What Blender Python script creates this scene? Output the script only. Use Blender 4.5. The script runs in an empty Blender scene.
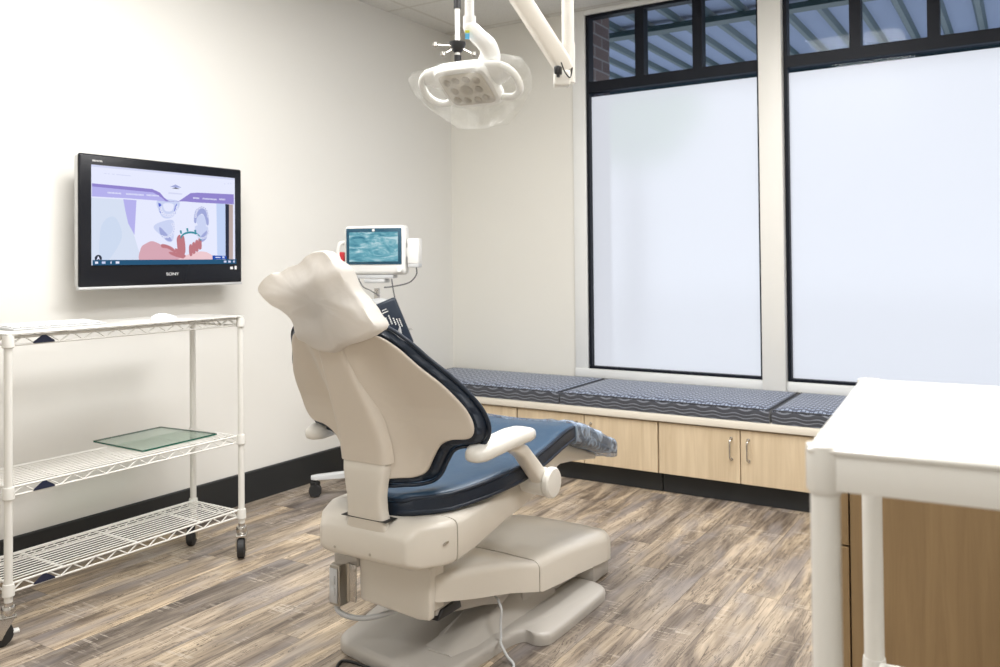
import bpy, bmesh, math, random
from mathutils import Vector, Matrix, noise
C = bpy.context.scene.collection
PI = math.pi
random.seed(4)

# ------------------------------------------------------------------ materials
def mat(name, col=(.8,.8,.8), rough=.5, metal=0, spec=.5, coat=0, sheen=0, emit=None, es=1):
    m = bpy.data.materials.new(name); m.use_nodes = True
    b = m.node_tree.nodes['Principled BSDF']
    b.inputs['Base Color'].default_value = (*col, 1)
    b.inputs['Roughness'].default_value = rough
    b.inputs['Metallic'].default_value = metal
    b.inputs['Specular IOR Level'].default_value = spec
    b.inputs['Coat Weight'].default_value = coat
    b.inputs['Sheen Weight'].default_value = sheen
    if emit:
        b.inputs['Emission Color'].default_value = (*emit, 1); b.inputs['Emission Strength'].default_value = es
    return m
def nd(m, t, **kw):
    n = m.node_tree.nodes.new(t)
    for k, v in kw.items(): setattr(n, k, v)
    return n
def lk(m, a, b): m.node_tree.links.new(a, b)
def bsdf(m): return m.node_tree.nodes['Principled BSDF']
def ramp(m, fac, stops):
    r = nd(m, 'ShaderNodeValToRGB'); e = r.color_ramp.elements
    while len(e) < len(stops): e.new(.5)
    for i, (p, c) in enumerate(stops): e[i].position = p; e[i].color = (*c, 1)
    lk(m, fac, r.inputs[0]); return r.outputs[0]
def math_(m, op, a, b=None, c=None):
    n = nd(m, 'ShaderNodeMath', operation=op)
    for i, v in enumerate((a, b, c)):
        if v is None: continue
        if isinstance(v, (int, float)): n.inputs[i].default_value = v
        else: lk(m, v, n.inputs[i])
    return n.outputs[0]
def mapped(m, scale=(1,1,1), src='Object', rot=(0,0,0)):
    t = nd(m, 'ShaderNodeTexCoord'); p = nd(m, 'ShaderNodeMapping')
    p.inputs['Scale'].default_value = scale; p.inputs['Rotation'].default_value = rot
    lk(m, t.outputs[src], p.inputs[0]); return p.outputs[0]
def noise_n(m, vec, scale, detail=3, rough=.5, dist=0):
    n = nd(m, 'ShaderNodeTexNoise'); lk(m, vec, n.inputs['Vector'])
    n.inputs['Scale'].default_value = scale; n.inputs['Detail'].default_value = detail
    n.inputs['Roughness'].default_value = rough; n.inputs['Distortion'].default_value = dist
    return n.outputs[0]
def bump(m, h, strength=.2, dist=.01):
    b = nd(m, 'ShaderNodeBump'); b.inputs['Strength'].default_value = strength; b.inputs['Distance'].default_value = dist
    lk(m, h, b.inputs['Height']); lk(m, b.outputs[0], bsdf(m).inputs['Normal'])
def mixc(m, fac, a, b, mode='MIX'):
    n = nd(m, 'ShaderNodeMix', data_type='RGBA', blend_type=mode)
    if isinstance(fac, (int, float)): n.inputs[0].default_value = fac
    else: lk(m, fac, n.inputs[0])
    for i, v in ((6, a), (7, b)):
        if isinstance(v, tuple): n.inputs[i].default_value = (*v, 1)
        else: lk(m, v, n.inputs[i])
    return n.outputs[2]

def wall_mat(name, col):
    m = mat(name, col, .7, spec=.25)
    v = mapped(m)
    c = ramp(m, noise_n(m, v, 1.2, 2), [(.3, tuple(x*.985 for x in col)), (.7, col)])
    lk(m, c, bsdf(m).inputs['Base Color'])
    bump(m, noise_n(m, v, 260, 2), .06, .002); return m
M_wall = wall_mat('wall_paint', (.80,.79,.755))
M_wall2 = wall_mat('wall_paint_beige', (.80,.785,.73))
M_trim = mat('white_trim_paint', (.80,.81,.80), .4)
M_base = mat('black_vinyl_base', (.018,.02,.022), .45)
M_casing = mat('casing_paint', (.78,.77,.73), .45)

# ceiling tiles with T-bar grid
M_ceil = mat('ceiling_tile', (.72,.71,.67), .85, spec=.2)
v = mapped(M_ceil)
sp = nd(M_ceil, 'ShaderNodeSeparateXYZ'); lk(M_ceil, v, sp.inputs[0])
def gridline(ax, off, per, w):
    f = math_(M_ceil, 'FRACT', math_(M_ceil, 'DIVIDE', math_(M_ceil, 'ADD', sp.outputs[ax], off), per))
    return math_(M_ceil, 'LESS_THAN', f, w/per)
g = math_(M_ceil, 'MAXIMUM', gridline(0, 3.18, .61, .022), gridline(1, .25, .61, .022))
tile = ramp(M_ceil, noise_n(M_ceil, v, 130, 4, .7), [(.33, (.60,.59,.56)), (.5, (.74,.73,.69))])
lk(M_ceil, mixc(M_ceil, g, tile, (.62,.60,.55)), bsdf(M_ceil).inputs['Base Color'])
bump(M_ceil, math_(M_ceil, 'ADD', noise_n(M_ceil, v, 130, 4, .7), math_(M_ceil, 'MULTIPLY', g, 3.0)), .25, .002)

# vinyl plank floor, planks along Y
M_floor = mat('vinyl_plank_floor', (.4,.33,.25), .42, spec=.4)
m = M_floor
tc = nd(m, 'ShaderNodeTexCoord'); sp = nd(m, 'ShaderNodeSeparateXYZ'); lk(m, tc.outputs['Object'], sp.inputs[0])
pw, pl = .152, 1.22
xr = math_(m, 'DIVIDE', sp.outputs[0], pw); row = math_(m, 'FLOOR', xr)
wn = nd(m, 'ShaderNodeTexWhiteNoise', noise_dimensions='1D'); lk(m, row, wn.inputs['W'])
yr = math_(m, 'ADD', math_(m, 'DIVIDE', sp.outputs[1], pl), wn.outputs['Value']); col = math_(m, 'FLOOR', yr)
cmb = nd(m, 'ShaderNodeCombineXYZ'); lk(m, row, cmb.inputs[0]); lk(m, col, cmb.inputs[1])
wn2 = nd(m, 'ShaderNodeTexWhiteNoise', noise_dimensions='3D'); lk(m, cmb.outputs[0], wn2.inputs['Vector'])
off = nd(m, 'ShaderNodeVectorMath', operation='SCALE'); lk(m, wn2.outputs['Color'], off.inputs[0]); off.inputs['Scale'].default_value = 30
vadd = nd(m, 'ShaderNodeVectorMath', operation='ADD'); lk(m, tc.outputs['Object'], vadd.inputs[0]); lk(m, off.outputs[0], vadd.inputs[1])
def mp(scale):
    p = nd(m, 'ShaderNodeMapping'); p.inputs['Scale'].default_value = scale; lk(m, vadd.outputs[0], p.inputs[0]); return p.outputs[0]
big = noise_n(m, mp((7,1.1,1)), 1.4, 4, .6, .8)
fine = noise_n(m, mp((70,3.5,1)), 1.0, 6, .65, .4)
saw = noise_n(m, mp((8,75,1)), 1.0, 3, .6, .3)
patch = noise_n(m, mp((4,4,1)), 1.6, 3, .5)
crack = noise_n(m, mp((22,1.6,1)), 1.2, 5, .6, 1.5)
c1 = ramp(m, big, [(.32,(.115,.092,.074)), (.43,(.26,.212,.165)), (.55,(.45,.372,.28)), (.70,(.66,.55,.415))])
tone = ramp(m, wn2.outputs['Value'], [(0,(.68,.69,.73)), (.35,(.95,.94,.95)), (.7,(1.05,1.03,1.0)), (1,(1.35,1.27,1.12))])
c2 = mixc(m, 1.0, c1, tone, 'MULTIPLY')
c3 = mixc(m, .75, c2, ramp(m, fine, [(.32,(.45,.43,.42)), (.55,(1,1,1)), (.75,(1.15,1.13,1.1))]), 'MULTIPLY')
sawm = math_(m, 'MULTIPLY', math_(m, 'GREATER_THAN', saw, .57), ramp(m, patch, [(.5,(0,0,0)), (.62,(1,1,1))]))
c4 = mixc(m, math_(m, 'MULTIPLY', sawm, .5), c3, (.60,.53,.45))
crk = math_(m, 'LESS_THAN', math_(m, 'ABSOLUTE', math_(m, 'SUBTRACT', crack, .5)), .010)
c5 = mixc(m, math_(m, 'MULTIPLY', crk, .8), c4, (.07,.05,.035))
grey = mixc(m, ramp(m, noise_n(m, mp((5,1.2,1)), 2.2, 3), [(.48,(0,0,0)), (.65,(.6,.6,.6))]), c5, (.27,.245,.24))
fx = math_(m, 'FRACT', xr); fy = math_(m, 'FRACT', yr)
seam = math_(m, 'MAXIMUM', math_(m, 'LESS_THAN', fx, .014), math_(m, 'LESS_THAN', fy, .002))
lk(m, mixc(m, math_(m, 'MULTIPLY', seam, .6), grey, (.06,.045,.035)), bsdf(m).inputs['Base Color'])
lk(m, ramp(m, fine, [(.3,(.52,.52,.52)), (.7,(.36,.36,.36))]), bsdf(m).inputs['Roughness'])
bump(m, math_(m, 'SUBTRACT', fine, math_(m, 'MULTIPLY', seam, 1.0)), .25, .002)

def wood_mat(name, a, b, vert=True):
    m = mat(name, a, .38, spec=.4)
    v = mapped(m, (38,38,2.2) if vert else (2.2,38,38))
    n1 = noise_n(m, v, 1.0, 5, .6, .6)
    v2 = mapped(m, (3,3,.8)); n2 = noise_n(m, v2, 2, 2)
    c = ramp(m, n1, [(.25, a), (.75, b)])
    c = mixc(m, .5, c, ramp(m, n2, [(.3,(.9,.88,.85)), (.7,(1.06,1.05,1.04))]), 'MULTIPLY')
    lk(m, c, bsdf(m).inputs['Base Color']); return m
M_maple = wood_mat('maple_laminate', (.57,.45,.30), (.72,.60,.43))
M_maple_d = wood_mat('brown_maple_laminate', (.25,.165,.083), (.34,.235,.122))
M_counter = mat('cream_laminate', (.74,.69,.60), .4)
M_dark = mat('dark_gap', (.015,.014,.013), .6)

# wavy bench fabric
M_fab = mat('wave_fabric', (.1,.13,.2), .8, spec=.3, sheen=.3)
m = M_fab
tc = nd(m, 'ShaderNodeTexCoord'); sp = nd(m, 'ShaderNodeSeparateXYZ'); lk(m, tc.outputs['Object'], sp.inputs[0])
wv = math_(m, 'MULTIPLY', math_(m, 'SINE', math_(m, 'MULTIPLY', sp.outputs[0], 2*PI/.105)), .0042)
vv = math_(m, 'ADD', math_(m, 'SUBTRACT', sp.outputs[2], sp.outputs[1]), wv)
fr = math_(m, 'FRACT', math_(m, 'DIVIDE', vv, .019))
line = math_(m, 'LESS_THAN', math_(m, 'ABSOLUTE', math_(m, 'SUBTRACT', fr, .5)), .13)
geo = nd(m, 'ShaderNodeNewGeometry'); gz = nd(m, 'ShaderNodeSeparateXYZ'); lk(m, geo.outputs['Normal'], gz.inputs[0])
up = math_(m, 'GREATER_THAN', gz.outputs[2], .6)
# chevron dots on the upper face, its colour lightened and blued for sheen
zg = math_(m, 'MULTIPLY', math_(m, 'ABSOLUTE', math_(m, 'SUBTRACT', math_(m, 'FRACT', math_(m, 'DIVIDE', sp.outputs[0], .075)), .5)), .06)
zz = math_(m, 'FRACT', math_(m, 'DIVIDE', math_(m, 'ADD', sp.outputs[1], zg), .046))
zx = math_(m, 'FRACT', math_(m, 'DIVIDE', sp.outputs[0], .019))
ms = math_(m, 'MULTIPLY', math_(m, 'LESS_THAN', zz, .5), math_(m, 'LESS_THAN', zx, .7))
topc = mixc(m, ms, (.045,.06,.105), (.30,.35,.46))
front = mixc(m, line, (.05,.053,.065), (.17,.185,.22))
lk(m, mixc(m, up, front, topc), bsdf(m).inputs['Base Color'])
bump(m, noise_n(m, tc.outputs['Object'], 500, 2), .3, .001)

M_cream = mat('cream_plastic', (.71,.67,.60), .32, coat=.15)
v = mapped(M_cream); bump(M_cream, noise_n(M_cream, v, 300, 2), .03, .001)
M_cream_d = mat('greige_plastic', (.47,.445,.41), .38, coat=.1)
M_shell = mat('backrest_plastic', (.68,.62,.54), .38, coat=.1)
M_white_pl = mat('white_plastic', (.83,.83,.81), .3, coat=.2)
M_grey_pl = mat('grey_plastic', (.55,.56,.57), .4)
M_black = mat('black_plastic', (.012,.012,.014), .35)
M_rubber = mat('black_rubber', (.02,.02,.021), .6)
M_chrome = mat('brushed_nickel', (.62,.60,.57), .25, 1)
M_steel = mat('zinc_steel', (.50,.47,.42), .38, 1)
M_navy = mat('navy_upholstery', (.007,.016,.034), .42, coat=.08)
v = mapped(M_navy)
bump(M_navy, math_(M_navy, 'ADD', noise_n(M_navy, v, 14, 3), math_(M_navy, 'MULTIPLY', noise_n(M_navy, v, 420, 2), .12)), .25, .01)
M_seat = mat('blue_upholstery', (.026,.062,.115), .42, coat=.12)
v = mapped(M_seat)
bump(M_seat, math_(M_seat, 'ADD', noise_n(M_seat, v, 9, 3), math_(M_seat, 'MULTIPLY', noise_n(M_seat, v, 420, 2), .12)), .25, .012)
M_post = mat('white_epoxy', (.77,.76,.72), .3, coat=.3)
M_frame = mat('black_window_frame', (.006,.008,.014), .5, spec=.2)
M_brick = mat('brick', (.2,.12,.1), .85)
m = M_brick
bk = nd(m, 'ShaderNodeTexBrick'); tcb = nd(m, 'ShaderNodeTexCoord'); spb = nd(m, 'ShaderNodeSeparateXYZ'); lk(m, tcb.outputs['Object'], spb.inputs[0]); cbb = nd(m, 'ShaderNodeCombineXYZ'); lk(m, math_(m, 'ADD', spb.outputs[0], spb.outputs[1]), cbb.inputs[0]); lk(m, spb.outputs[2], cbb.inputs[1]); lk(m, cbb.outputs[0], bk.inputs['Vector'])
bk.inputs['Scale'].default_value = 1; bk.inputs['Brick Width'].default_value = .21; bk.inputs['Row Height'].default_value = .075
bk.inputs['Mortar Size'].default_value = .006
bk.inputs['Color1'].default_value = (.17,.12,.11,1); bk.inputs['Color2'].default_value = (.12,.085,.085,1); bk.inputs['Mortar'].default_value = (.25,.23,.24,1)
lk(m, bk.outputs[0], bsdf(m).inputs['Base Color'])
M_canopy = mat('painted_steel_deck', (.30,.36,.52), .7)
M_canopy_rib = mat('painted_steel_rib', (.07,.11,.125), .45, .1)
M_canopy_beam = mat('painted_steel_beam', (.03,.06,.065), .45)
M_leaf = mat('tree_foliage', (.12,.30,.06), .7)
v = mapped(M_leaf); lk(M_leaf, ramp(M_leaf, noise_n(M_leaf, v, 5, 3), [(.3,(.25,.62,.10)), (.7,(.50,.90,.30))]), bsdf(M_leaf).inputs['Base Color'])
M_bark = mat('bark', (.1,.07,.05), .9)
M_pave = mat('pavement', (.52,.52,.51), .9)

def glassy(name, tint, gloss=.06, rough=.02):
    m = bpy.data.materials.new(name); m.use_nodes = True; nt = m.node_tree
    nt.nodes.remove(nt.nodes['Principled BSDF']); out = nt.nodes['Material Output']
    t = nd(m, 'ShaderNodeBsdfTransparent'); t.inputs[0].default_value = (*tint, 1)
    g = nd(m, 'ShaderNodeBsdfGlossy'); g.inputs['Roughness'].default_value = rough
    x = nd(m, 'ShaderNodeMixShader'); x.inputs[0].default_value = gloss
    lk(m, t.outputs[0], x.inputs[1]); lk(m, g.outputs[0], x.inputs[2]); lk(m, x.outputs[0], out.inputs[0]); return m
M_glass = glassy('clear_glass', (.93,.96,.98), .004)
M_plate = glassy('plate_glass', (.86,.93,.90), .18, .03)
M_plate_edge = mat('green_glass_edge', (.01,.10,.07), .1)
# wrinkled clear plastic film
def film(name, tint, col, fac_lo, fac_hi, sc, rough=.12):
    m = bpy.data.materials.new(name); m.use_nodes = True
    b = bsdf(m); out = m.node_tree.nodes['Material Output']
    b.inputs['Base Color'].default_value = (*col, 1); b.inputs['Roughness'].default_value = rough
    t = nd(m, 'ShaderNodeBsdfTransparent'); t.inputs[0].default_value = (*tint, 1)
    v = mapped(m); n = noise_n(m, v, sc, 4, .6, 1.2)
    f = ramp(m, n, [(.42,(fac_lo,)*3), (.62,(fac_hi,)*3)])
    x = nd(m, 'ShaderNodeMixShader'); lk(m, f, x.inputs[0]); lk(m, t.outputs[0], x.inputs[1]); lk(m, b.outputs[0], x.inputs[2])
    lk(m, x.outputs[0], out.inputs[0]); bump(m, n, .6, .01); return m
M_film = film('clear_film', (.97,.97,.96), (.9,.9,.88), .02, .16, 9)
M_toefilm = film('toe_board_film', (.85,.9,1.0), (.42,.52,.66), .25, .85, 16, .18)

# frosted glass: film blurs what is behind it; emission added to imitate daylight glow
M_frost = bpy.data.materials.new('glowing_frosted_glass'); M_frost.use_nodes = True
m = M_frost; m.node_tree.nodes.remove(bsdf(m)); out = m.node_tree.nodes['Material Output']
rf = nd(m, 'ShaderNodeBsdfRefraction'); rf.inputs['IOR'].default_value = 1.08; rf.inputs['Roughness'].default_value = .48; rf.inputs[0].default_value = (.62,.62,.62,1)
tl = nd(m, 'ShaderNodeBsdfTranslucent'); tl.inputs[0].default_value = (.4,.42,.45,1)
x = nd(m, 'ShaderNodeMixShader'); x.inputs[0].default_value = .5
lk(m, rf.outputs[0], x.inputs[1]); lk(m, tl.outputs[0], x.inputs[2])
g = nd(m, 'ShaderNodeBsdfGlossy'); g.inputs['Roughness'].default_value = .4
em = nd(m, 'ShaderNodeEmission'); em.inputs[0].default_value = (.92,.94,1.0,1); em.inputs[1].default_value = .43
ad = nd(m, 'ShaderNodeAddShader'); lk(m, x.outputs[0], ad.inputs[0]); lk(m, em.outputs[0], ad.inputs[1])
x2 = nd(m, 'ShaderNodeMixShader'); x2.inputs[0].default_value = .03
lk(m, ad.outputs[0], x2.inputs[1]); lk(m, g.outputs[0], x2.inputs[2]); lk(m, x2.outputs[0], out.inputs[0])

# thin white non-woven cover: light passes through it
M_bag = mat('white_cover', (.83,.80,.76), .42)
m = M_bag; out = m.node_tree.nodes['Material Output']
t = nd(m, 'ShaderNodeBsdfTranslucent'); t.inputs[0].default_value = (.92,.88,.82,1)
x = nd(m, 'ShaderNodeMixShader'); x.inputs[0].default_value = .35
lk(m, bsdf(m).outputs[0], x.inputs[1]); lk(m, t.outputs[0], x.inputs[2]); lk(m, x.outputs[0], out.inputs[0])
bump(m, noise_n(m, mapped(m), 11, 3, .5, 1.0), .35, .012)

def emis(name, col, s=1):
    m = bpy.data.materials.new(name); m.use_nodes = True; nt = m.node_tree
    nt.nodes.remove(nt.nodes['Principled BSDF']); e = nd(m, 'ShaderNodeEmission'); e.inputs[0].default_value = (*col, 1); e.inputs[1].default_value = s
    lk(m, e.outputs[0], nt.nodes['Material Output'].inputs[0]); return m

# ------------------------------------------------------------------ mesh helpers
class MB:
    def __init__(s): s.bm = bmesh.new(); s.mats = []
    def mi(s, m):
        if m not in s.mats: s.mats.append(m)
        return s.mats.index(m)
    def _set(s, faces, m):
        if m is not None:
            i = s.mi(m)
            for f in faces: f.material_index = i
    def box(s, x0, x1, y0, y1, z0, z1, bev=0, m=None, seg=2, mx=None):
        b = bmesh.new(); bmesh.ops.create_cube(b, size=1)
        for v in b.verts:
            v.co = Vector(((x0+x1)/2 + v.co.x*(x1-x0), (y0+y1)/2 + v.co.y*(y1-y0), (z0+z1)/2 + v.co.z*(z1-z0)))
        if bev: bmesh.ops.bevel(b, geom=b.edges[:], offset=bev, segments=seg, affect='EDGES', profile=.5)
        s.join(b, m, mx); return s
    def join(s, b, m=None, mx=None):
        vm = {}
        for v in b.verts: vm[v] = s.bm.verts.new(mx @ v.co if mx else v.co)
        fs = []
        for f in b.faces:
            try: fs.append(s.bm.faces.new([vm[v] for v in f.verts]))
            except ValueError: pass
        s._set(fs, m); b.free()
    def loft(s, rings, caps=True, m=None, closed=True):
        vs = [[s.bm.verts.new(p) for p in r] for r in rings]; fs = []
        n = len(rings[0])
        for a, b in zip(vs, vs[1:]):
            for i in range(n if closed else n-1):
                j = (i+1) % n
                fs.append(s.bm.faces.new((a[i], a[j], b[j], b[i])))
        if caps and closed:
            fs.append(s.bm.faces.new(list(reversed(vs[0])))); fs.append(s.bm.faces.new(vs[-1]))
        s._set(fs, m); return s
    def tube(s, pts, r, n=10, m=None, closed=False):
        pts = [Vector(p) for p in pts]; rings = []; up = None
        N = len(pts)
        for i, p in enumerate(pts):
            a = pts[(i-1) % N] if (closed or i) else p; b = pts[(i+1) % N] if (closed or i < N-1) else p
            t = (b-a).normalized()
            if up is None: up = t.orthogonal().normalized()
            up = (up - t*up.dot(t)).normalized(); w = t.cross(up)
            rr = r[i] if isinstance(r, (list, tuple)) else r
            rings.append([p + (up*math.cos(k*2*PI/n) + w*math.sin(k*2*PI/n))*rr for k in range(n)])
        if closed: rings.append(rings[0]); s.loft(rings, False, m); bmesh.ops.remove_doubles(s.bm, verts=s.bm.verts, dist=1e-6)
        else: s.loft(rings, True, m)
        return s
    def cyl(s, p0, p1, r, n=20, m=None, r1=None): return s.tube([p0, p1], [r, r1 if r1 is not None else r], n, m)
    def lathe(s, prof, c=(0,0,0), n=24, m=None, mx=None):
        c = Vector(c); rings = []
        for r, z in prof:
            rings.append([(mx @ Vector((r*math.cos(k*2*PI/n), r*math.sin(k*2*PI/n), z)) if mx else Vector((r*math.cos(k*2*PI/n), r*math.sin(k*2*PI/n), z))) + c for k in range(n)])
        return s.loft(rings, True, m)
    def prism(s, poly, axis, a, b, m=None, bev=0, seg=2):
        def P(p, t):
            return {'x': Vector((t, p[0], p[1])), 'y': Vector((p[0], t, p[1])), 'z': Vector((p[0], p[1], t))}[axis]
        bb = bmesh.new()
        v0 = [bb.verts.new(P(p, a)) for p in poly]; v1 = [bb.verts.new(P(p, b)) for p in poly]; n = len(poly)
        bb.faces.new(v0); bb.faces.new(list(reversed(v1)))
        for i in range(n): bb.faces.new((v0[i], v1[i], v1[(i+1) % n], v0[(i+1) % n]))
        bmesh.ops.recalc_face_normals(bb, faces=bb.faces)
        if bev: bmesh.ops.bevel(bb, geom=bb.edges[:], offset=bev, segments=seg, affect='EDGES', profile=.5)
        s.join(bb, m); return s
    def build(s, name, m=None, parent=None, smooth=40, loc=None, sub=0):
        bm = s.bm; bmesh.ops.recalc_face_normals(bm, faces=bm.faces)
        me = bpy.data.meshes.new(name)
        if smooth:
            a = math.radians(smooth)
            for f in bm.faces: f.smooth = True
            for e in bm.edges:
                if len(e.link_faces) == 2 and e.calc_face_angle(0) > a: e.smooth = False
        if loc is not None:
            for v in bm.verts: v.co -= Vector(loc)
        bm.to_mesh(me); bm.free()
        for k in (s.mats or [m]): me.materials.append(k)
        o = bpy.data.objects.new(name, me); C.objects.link(o)
        if loc is not None and not parent: o.location = loc
        if parent: o.parent = parent
        if sub:
            d = o.modifiers.new('sub', 'SUBSURF'); d.levels = sub; d.render_levels = sub
        return o
def tag(o, label=None, cat=None, group=None, kind=None):
    if label: o['label'] = label
    if cat: o['category'] = cat
    if group: o['group'] = group
    if kind: o['kind'] = kind
    return o
def empty(name, loc, label, cat, group=None, rz=0):
    o = bpy.data.objects.new(name, None); C.objects.link(o); o.location = loc; o.rotation_euler = (0,0,rz); o.empty_display_size = .1
    return tag(o, label, cat, group)
def copy_tree(o, parent=None):
    c = o.copy(); C.objects.link(c)
    if parent: c.parent = parent
    for ch in list(o.children): copy_tree(ch, c)
    return c
def crom(pts, k=6, closed=True):
    n = len(pts); out = []
    pts = [Vector(p) for p in pts]
    for i in range(n if closed else n-1):
        p0, p1, p2, p3 = (pts[(i-1) % n], pts[i], pts[(i+1) % n], pts[(i+2) % n]) if closed else (pts[max(i-1,0)], pts[i], pts[i+1], pts[min(i+2,n-1)])
        for j in range(k):
            t = j/k
            out.append(.5*((2*p1) + (p2-p0)*t + (2*p0-5*p1+4*p2-p3)*t*t + (3*p1-p0-3*p2+p3)*t**3))
    if not closed: out.append(pts[-1])
    return out
def sring(y, hw, z0, z1, p=5, n=36, u0=0, tilt=0):
    """superellipse ring in the x-z plane at depth y"""
    zc, hh = (z0+z1)/2, (z1-z0)/2; r = []
    for k in range(n):
        t = 2*PI*k/n; c, s_ = math.cos(t), math.sin(t)
        a = math.copysign(abs(c)**(2/p), c)*hw; b = math.copysign(abs(s_)**(2/p), s_)*hh
        r.append(Vector((u0+a, y - tilt*b, zc+b)))
    return r
def smoothstep(a, b, x): t = max(0, min(1, (x-a)/(b-a))); return t*t*(3-2*t)
def interp(x, xs, ys):
    if x <= xs[0]: return ys[0]
    for a, b, c, d in zip(xs, xs[1:], ys, ys[1:]):
        if x <= b: return c + (d-c)*(x-a)/(b-a)
    return ys[-1]
def text(name, body, size, m, parent, mx, extrude=.0004):
    cu = bpy.data.curves.new(name, 'FONT'); cu.body = body; cu.size = size; cu.align_x = 'CENTER'; cu.align_y = 'CENTER'; cu.extrude = extrude
    tmp = bpy.data.objects.new(name, cu); C.objects.link(tmp)
    dg = bpy.context.evaluated_depsgraph_get(); me = bpy.data.meshes.new_from_object(tmp.evaluated_get(dg))
    bpy.data.objects.remove(tmp); me.transform(mx); me.materials.clear(); me.materials.append(m)
    o = bpy.data.objects.new(name, me); C.objects.link(o); o.parent = parent; return o

# ------------------------------------------------------------------ room shell
XL, XR, YF, YB, ZC = -3.332, 2.3, -1.6, 4.70, 2.74
def struct(name, mb, m, parent=None, **k):
    o = mb.build(name, m, parent, **k)
    if not parent: o['kind'] = 'structure'
    return o
struct('floor', MB().box(XL-.15, XR+.15, YF-.15, YB+.2, -.1, 0), M_floor, smooth=0)
struct('ceiling', MB().box(XL-.15, XR+.15, YF-.15, YB+.2, ZC, ZC+.1), M_ceil, smooth=0)
struct('wall_left', MB().box(XL-.15, XL, YF-.15, YB+.2, 0, ZC), M_wall, smooth=0)
struct('wall_right', MB().box(XR, XR+.15, YF-.15, YB+.2, 0, ZC), M_wall, smooth=0)
struct('wall_front', MB().box(XL, XR, YF-.15, YF, 0, ZC), M_wall, smooth=0)
W1 = (-2.303, -1.239); W2 = (-1.113, -.02); WZ = (.529, 2.708)
wb = MB()
wb.box(XL, W1[0], YB, YB+.07, 0, ZC); wb.box(W1[1], W2[0], YB, YB+.07, 0, ZC); wb.box(W2[1], XR, YB, YB+.07, 0, ZC)
for w in (W1, W2):
    wb.box(w[0], w[1], YB, YB+.07, 0, WZ[0]); wb.box(w[0], w[1], YB, YB+.07, WZ[1], ZC)
struct('wall_back', wb, M_wall2, smooth=0)
struct('baseboard_left', MB().prism([(XL+.0005,0),(XL+.013,0),(XL+.013,.148),(XL+.007,.153),(XL+.0005,.153)], 'y', YF, 4.05), M_base)
# casings
cs = MB().box(-2.392, W1[0]-.001, YB-.018, YB-.0005, .475, ZC-.001, .003)
struct('trim_1', cs, M_trim)
struct('trim_2', MB().box(W1[1]+.001, W2[0]-.001, YB-.055, YB-.0005, .475, ZC-.001, .004), M_casing)
struct('trim_3', MB().box(W2[1]+.001, W2[1]+.09, YB-.018, YB-.0005, .475, ZC-.001, .003), M_trim)
struct('trim_4', MB().box(-2.392, W2[1]+.09, YB-.022, YB-.0005, .475, WZ[0]-.001, .003), M_trim)
struct('trim_5', MB().box(-2.392, W2[1]+.09, YB-.016, YB-.0005, WZ[1]+.001, ZC-.001, .002), M_trim)

def window(name, x0, x1, n):
    r = bpy.data.objects.new(name, None); C.objects.link(r); r.location = ((x0+x1)/2, YB, WZ[0]); r['kind'] = 'structure'
    o = Vector(r.location)
    f = MB(); t = .019; ya, yb = YB-.006, YB+.06
    f.box(x0, x0+t, ya, yb, *WZ); f.box(x1-t, x1, ya, yb, *WZ); f.box(x0+t, x1-t, ya, yb, WZ[0], WZ[0]+t*.8); f.box(x0+t, x1-t, ya, yb, WZ[1]-t, WZ[1])
    f.box(x0+t, x1-t, ya-.004, yb, 2.228, 2.292)
    w = (x1-x0)/n
    for k in range(1, n): f.box(x0+w*k-.028, x0+w*k+.028, ya-.002, yb, 2.292, WZ[1]-t)
    f.build('window_frame', M_frame, r, 0, o)
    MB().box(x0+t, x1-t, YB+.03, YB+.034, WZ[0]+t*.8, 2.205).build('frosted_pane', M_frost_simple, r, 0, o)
    MB().box(x0+t, x1-t, YB+.026, YB+.04, 2.205, 2.228).build('film_edge_strip', M_strip, r, 0, o)
    for k in range(n):
        MB().box(x0+w*k+.028, x0+w*(k+1)-.028, YB+.03, YB+.034, 2.292, WZ[1]-t).build('clear_pane', M_glass, r, 0, o)
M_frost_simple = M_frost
M_strip = glassy('tinted_strip', (.62,.68,.74), .005)
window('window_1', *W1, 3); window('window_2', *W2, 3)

# ------------------------------------------------------------------ outside
tag(MB().box(-14, 12, YB+.2, 30, -.2, -.1).build('pavement', M_pave, None, 0), kind='structure')
tag(MB().box(-2.75, -2.302, YB+.075, YB+.34, -.1, 2.84).build('brick_pier', M_brick, None, 0), 'brown brick pier just outside the left edge of the left window', 'brick pier')
cn = empty('metal_canopy', (-.5, 6.2, 2.86), 'blue-grey ribbed metal canopy outside above both windows', 'canopy')
L0 = Vector(cn.location); zc = 2.92
MB().box(-5, 4, YB+.09, 7.6, zc, zc+.02).build('deck_panel', M_canopy, cn, 0, L0)
rb = MB(); x = -4.9
while x < 3.9:
    rb.prism([(x, zc), (x+.018, zc-.035), (x+.05, zc-.035), (x+.068, zc)], 'y', YB+.09, 7.6); x += .23
rb.build('deck_rib', M_canopy_rib, cn, 0, L0)
MB().box(-5, 4, 7.6, 7.72, zc-.14, zc+.1).box(-5, 4, 5.75, 5.86, zc-.075, zc-.036).build('support_beam', M_canopy_beam, cn, 0, L0)
MB().box(-5, 4, YB+.09, YB+.45, zc-.075, zc-.036).build('wall_flashing', mat('flashing', (.42,.42,.48), .5), cn, 0, L0)
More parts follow.
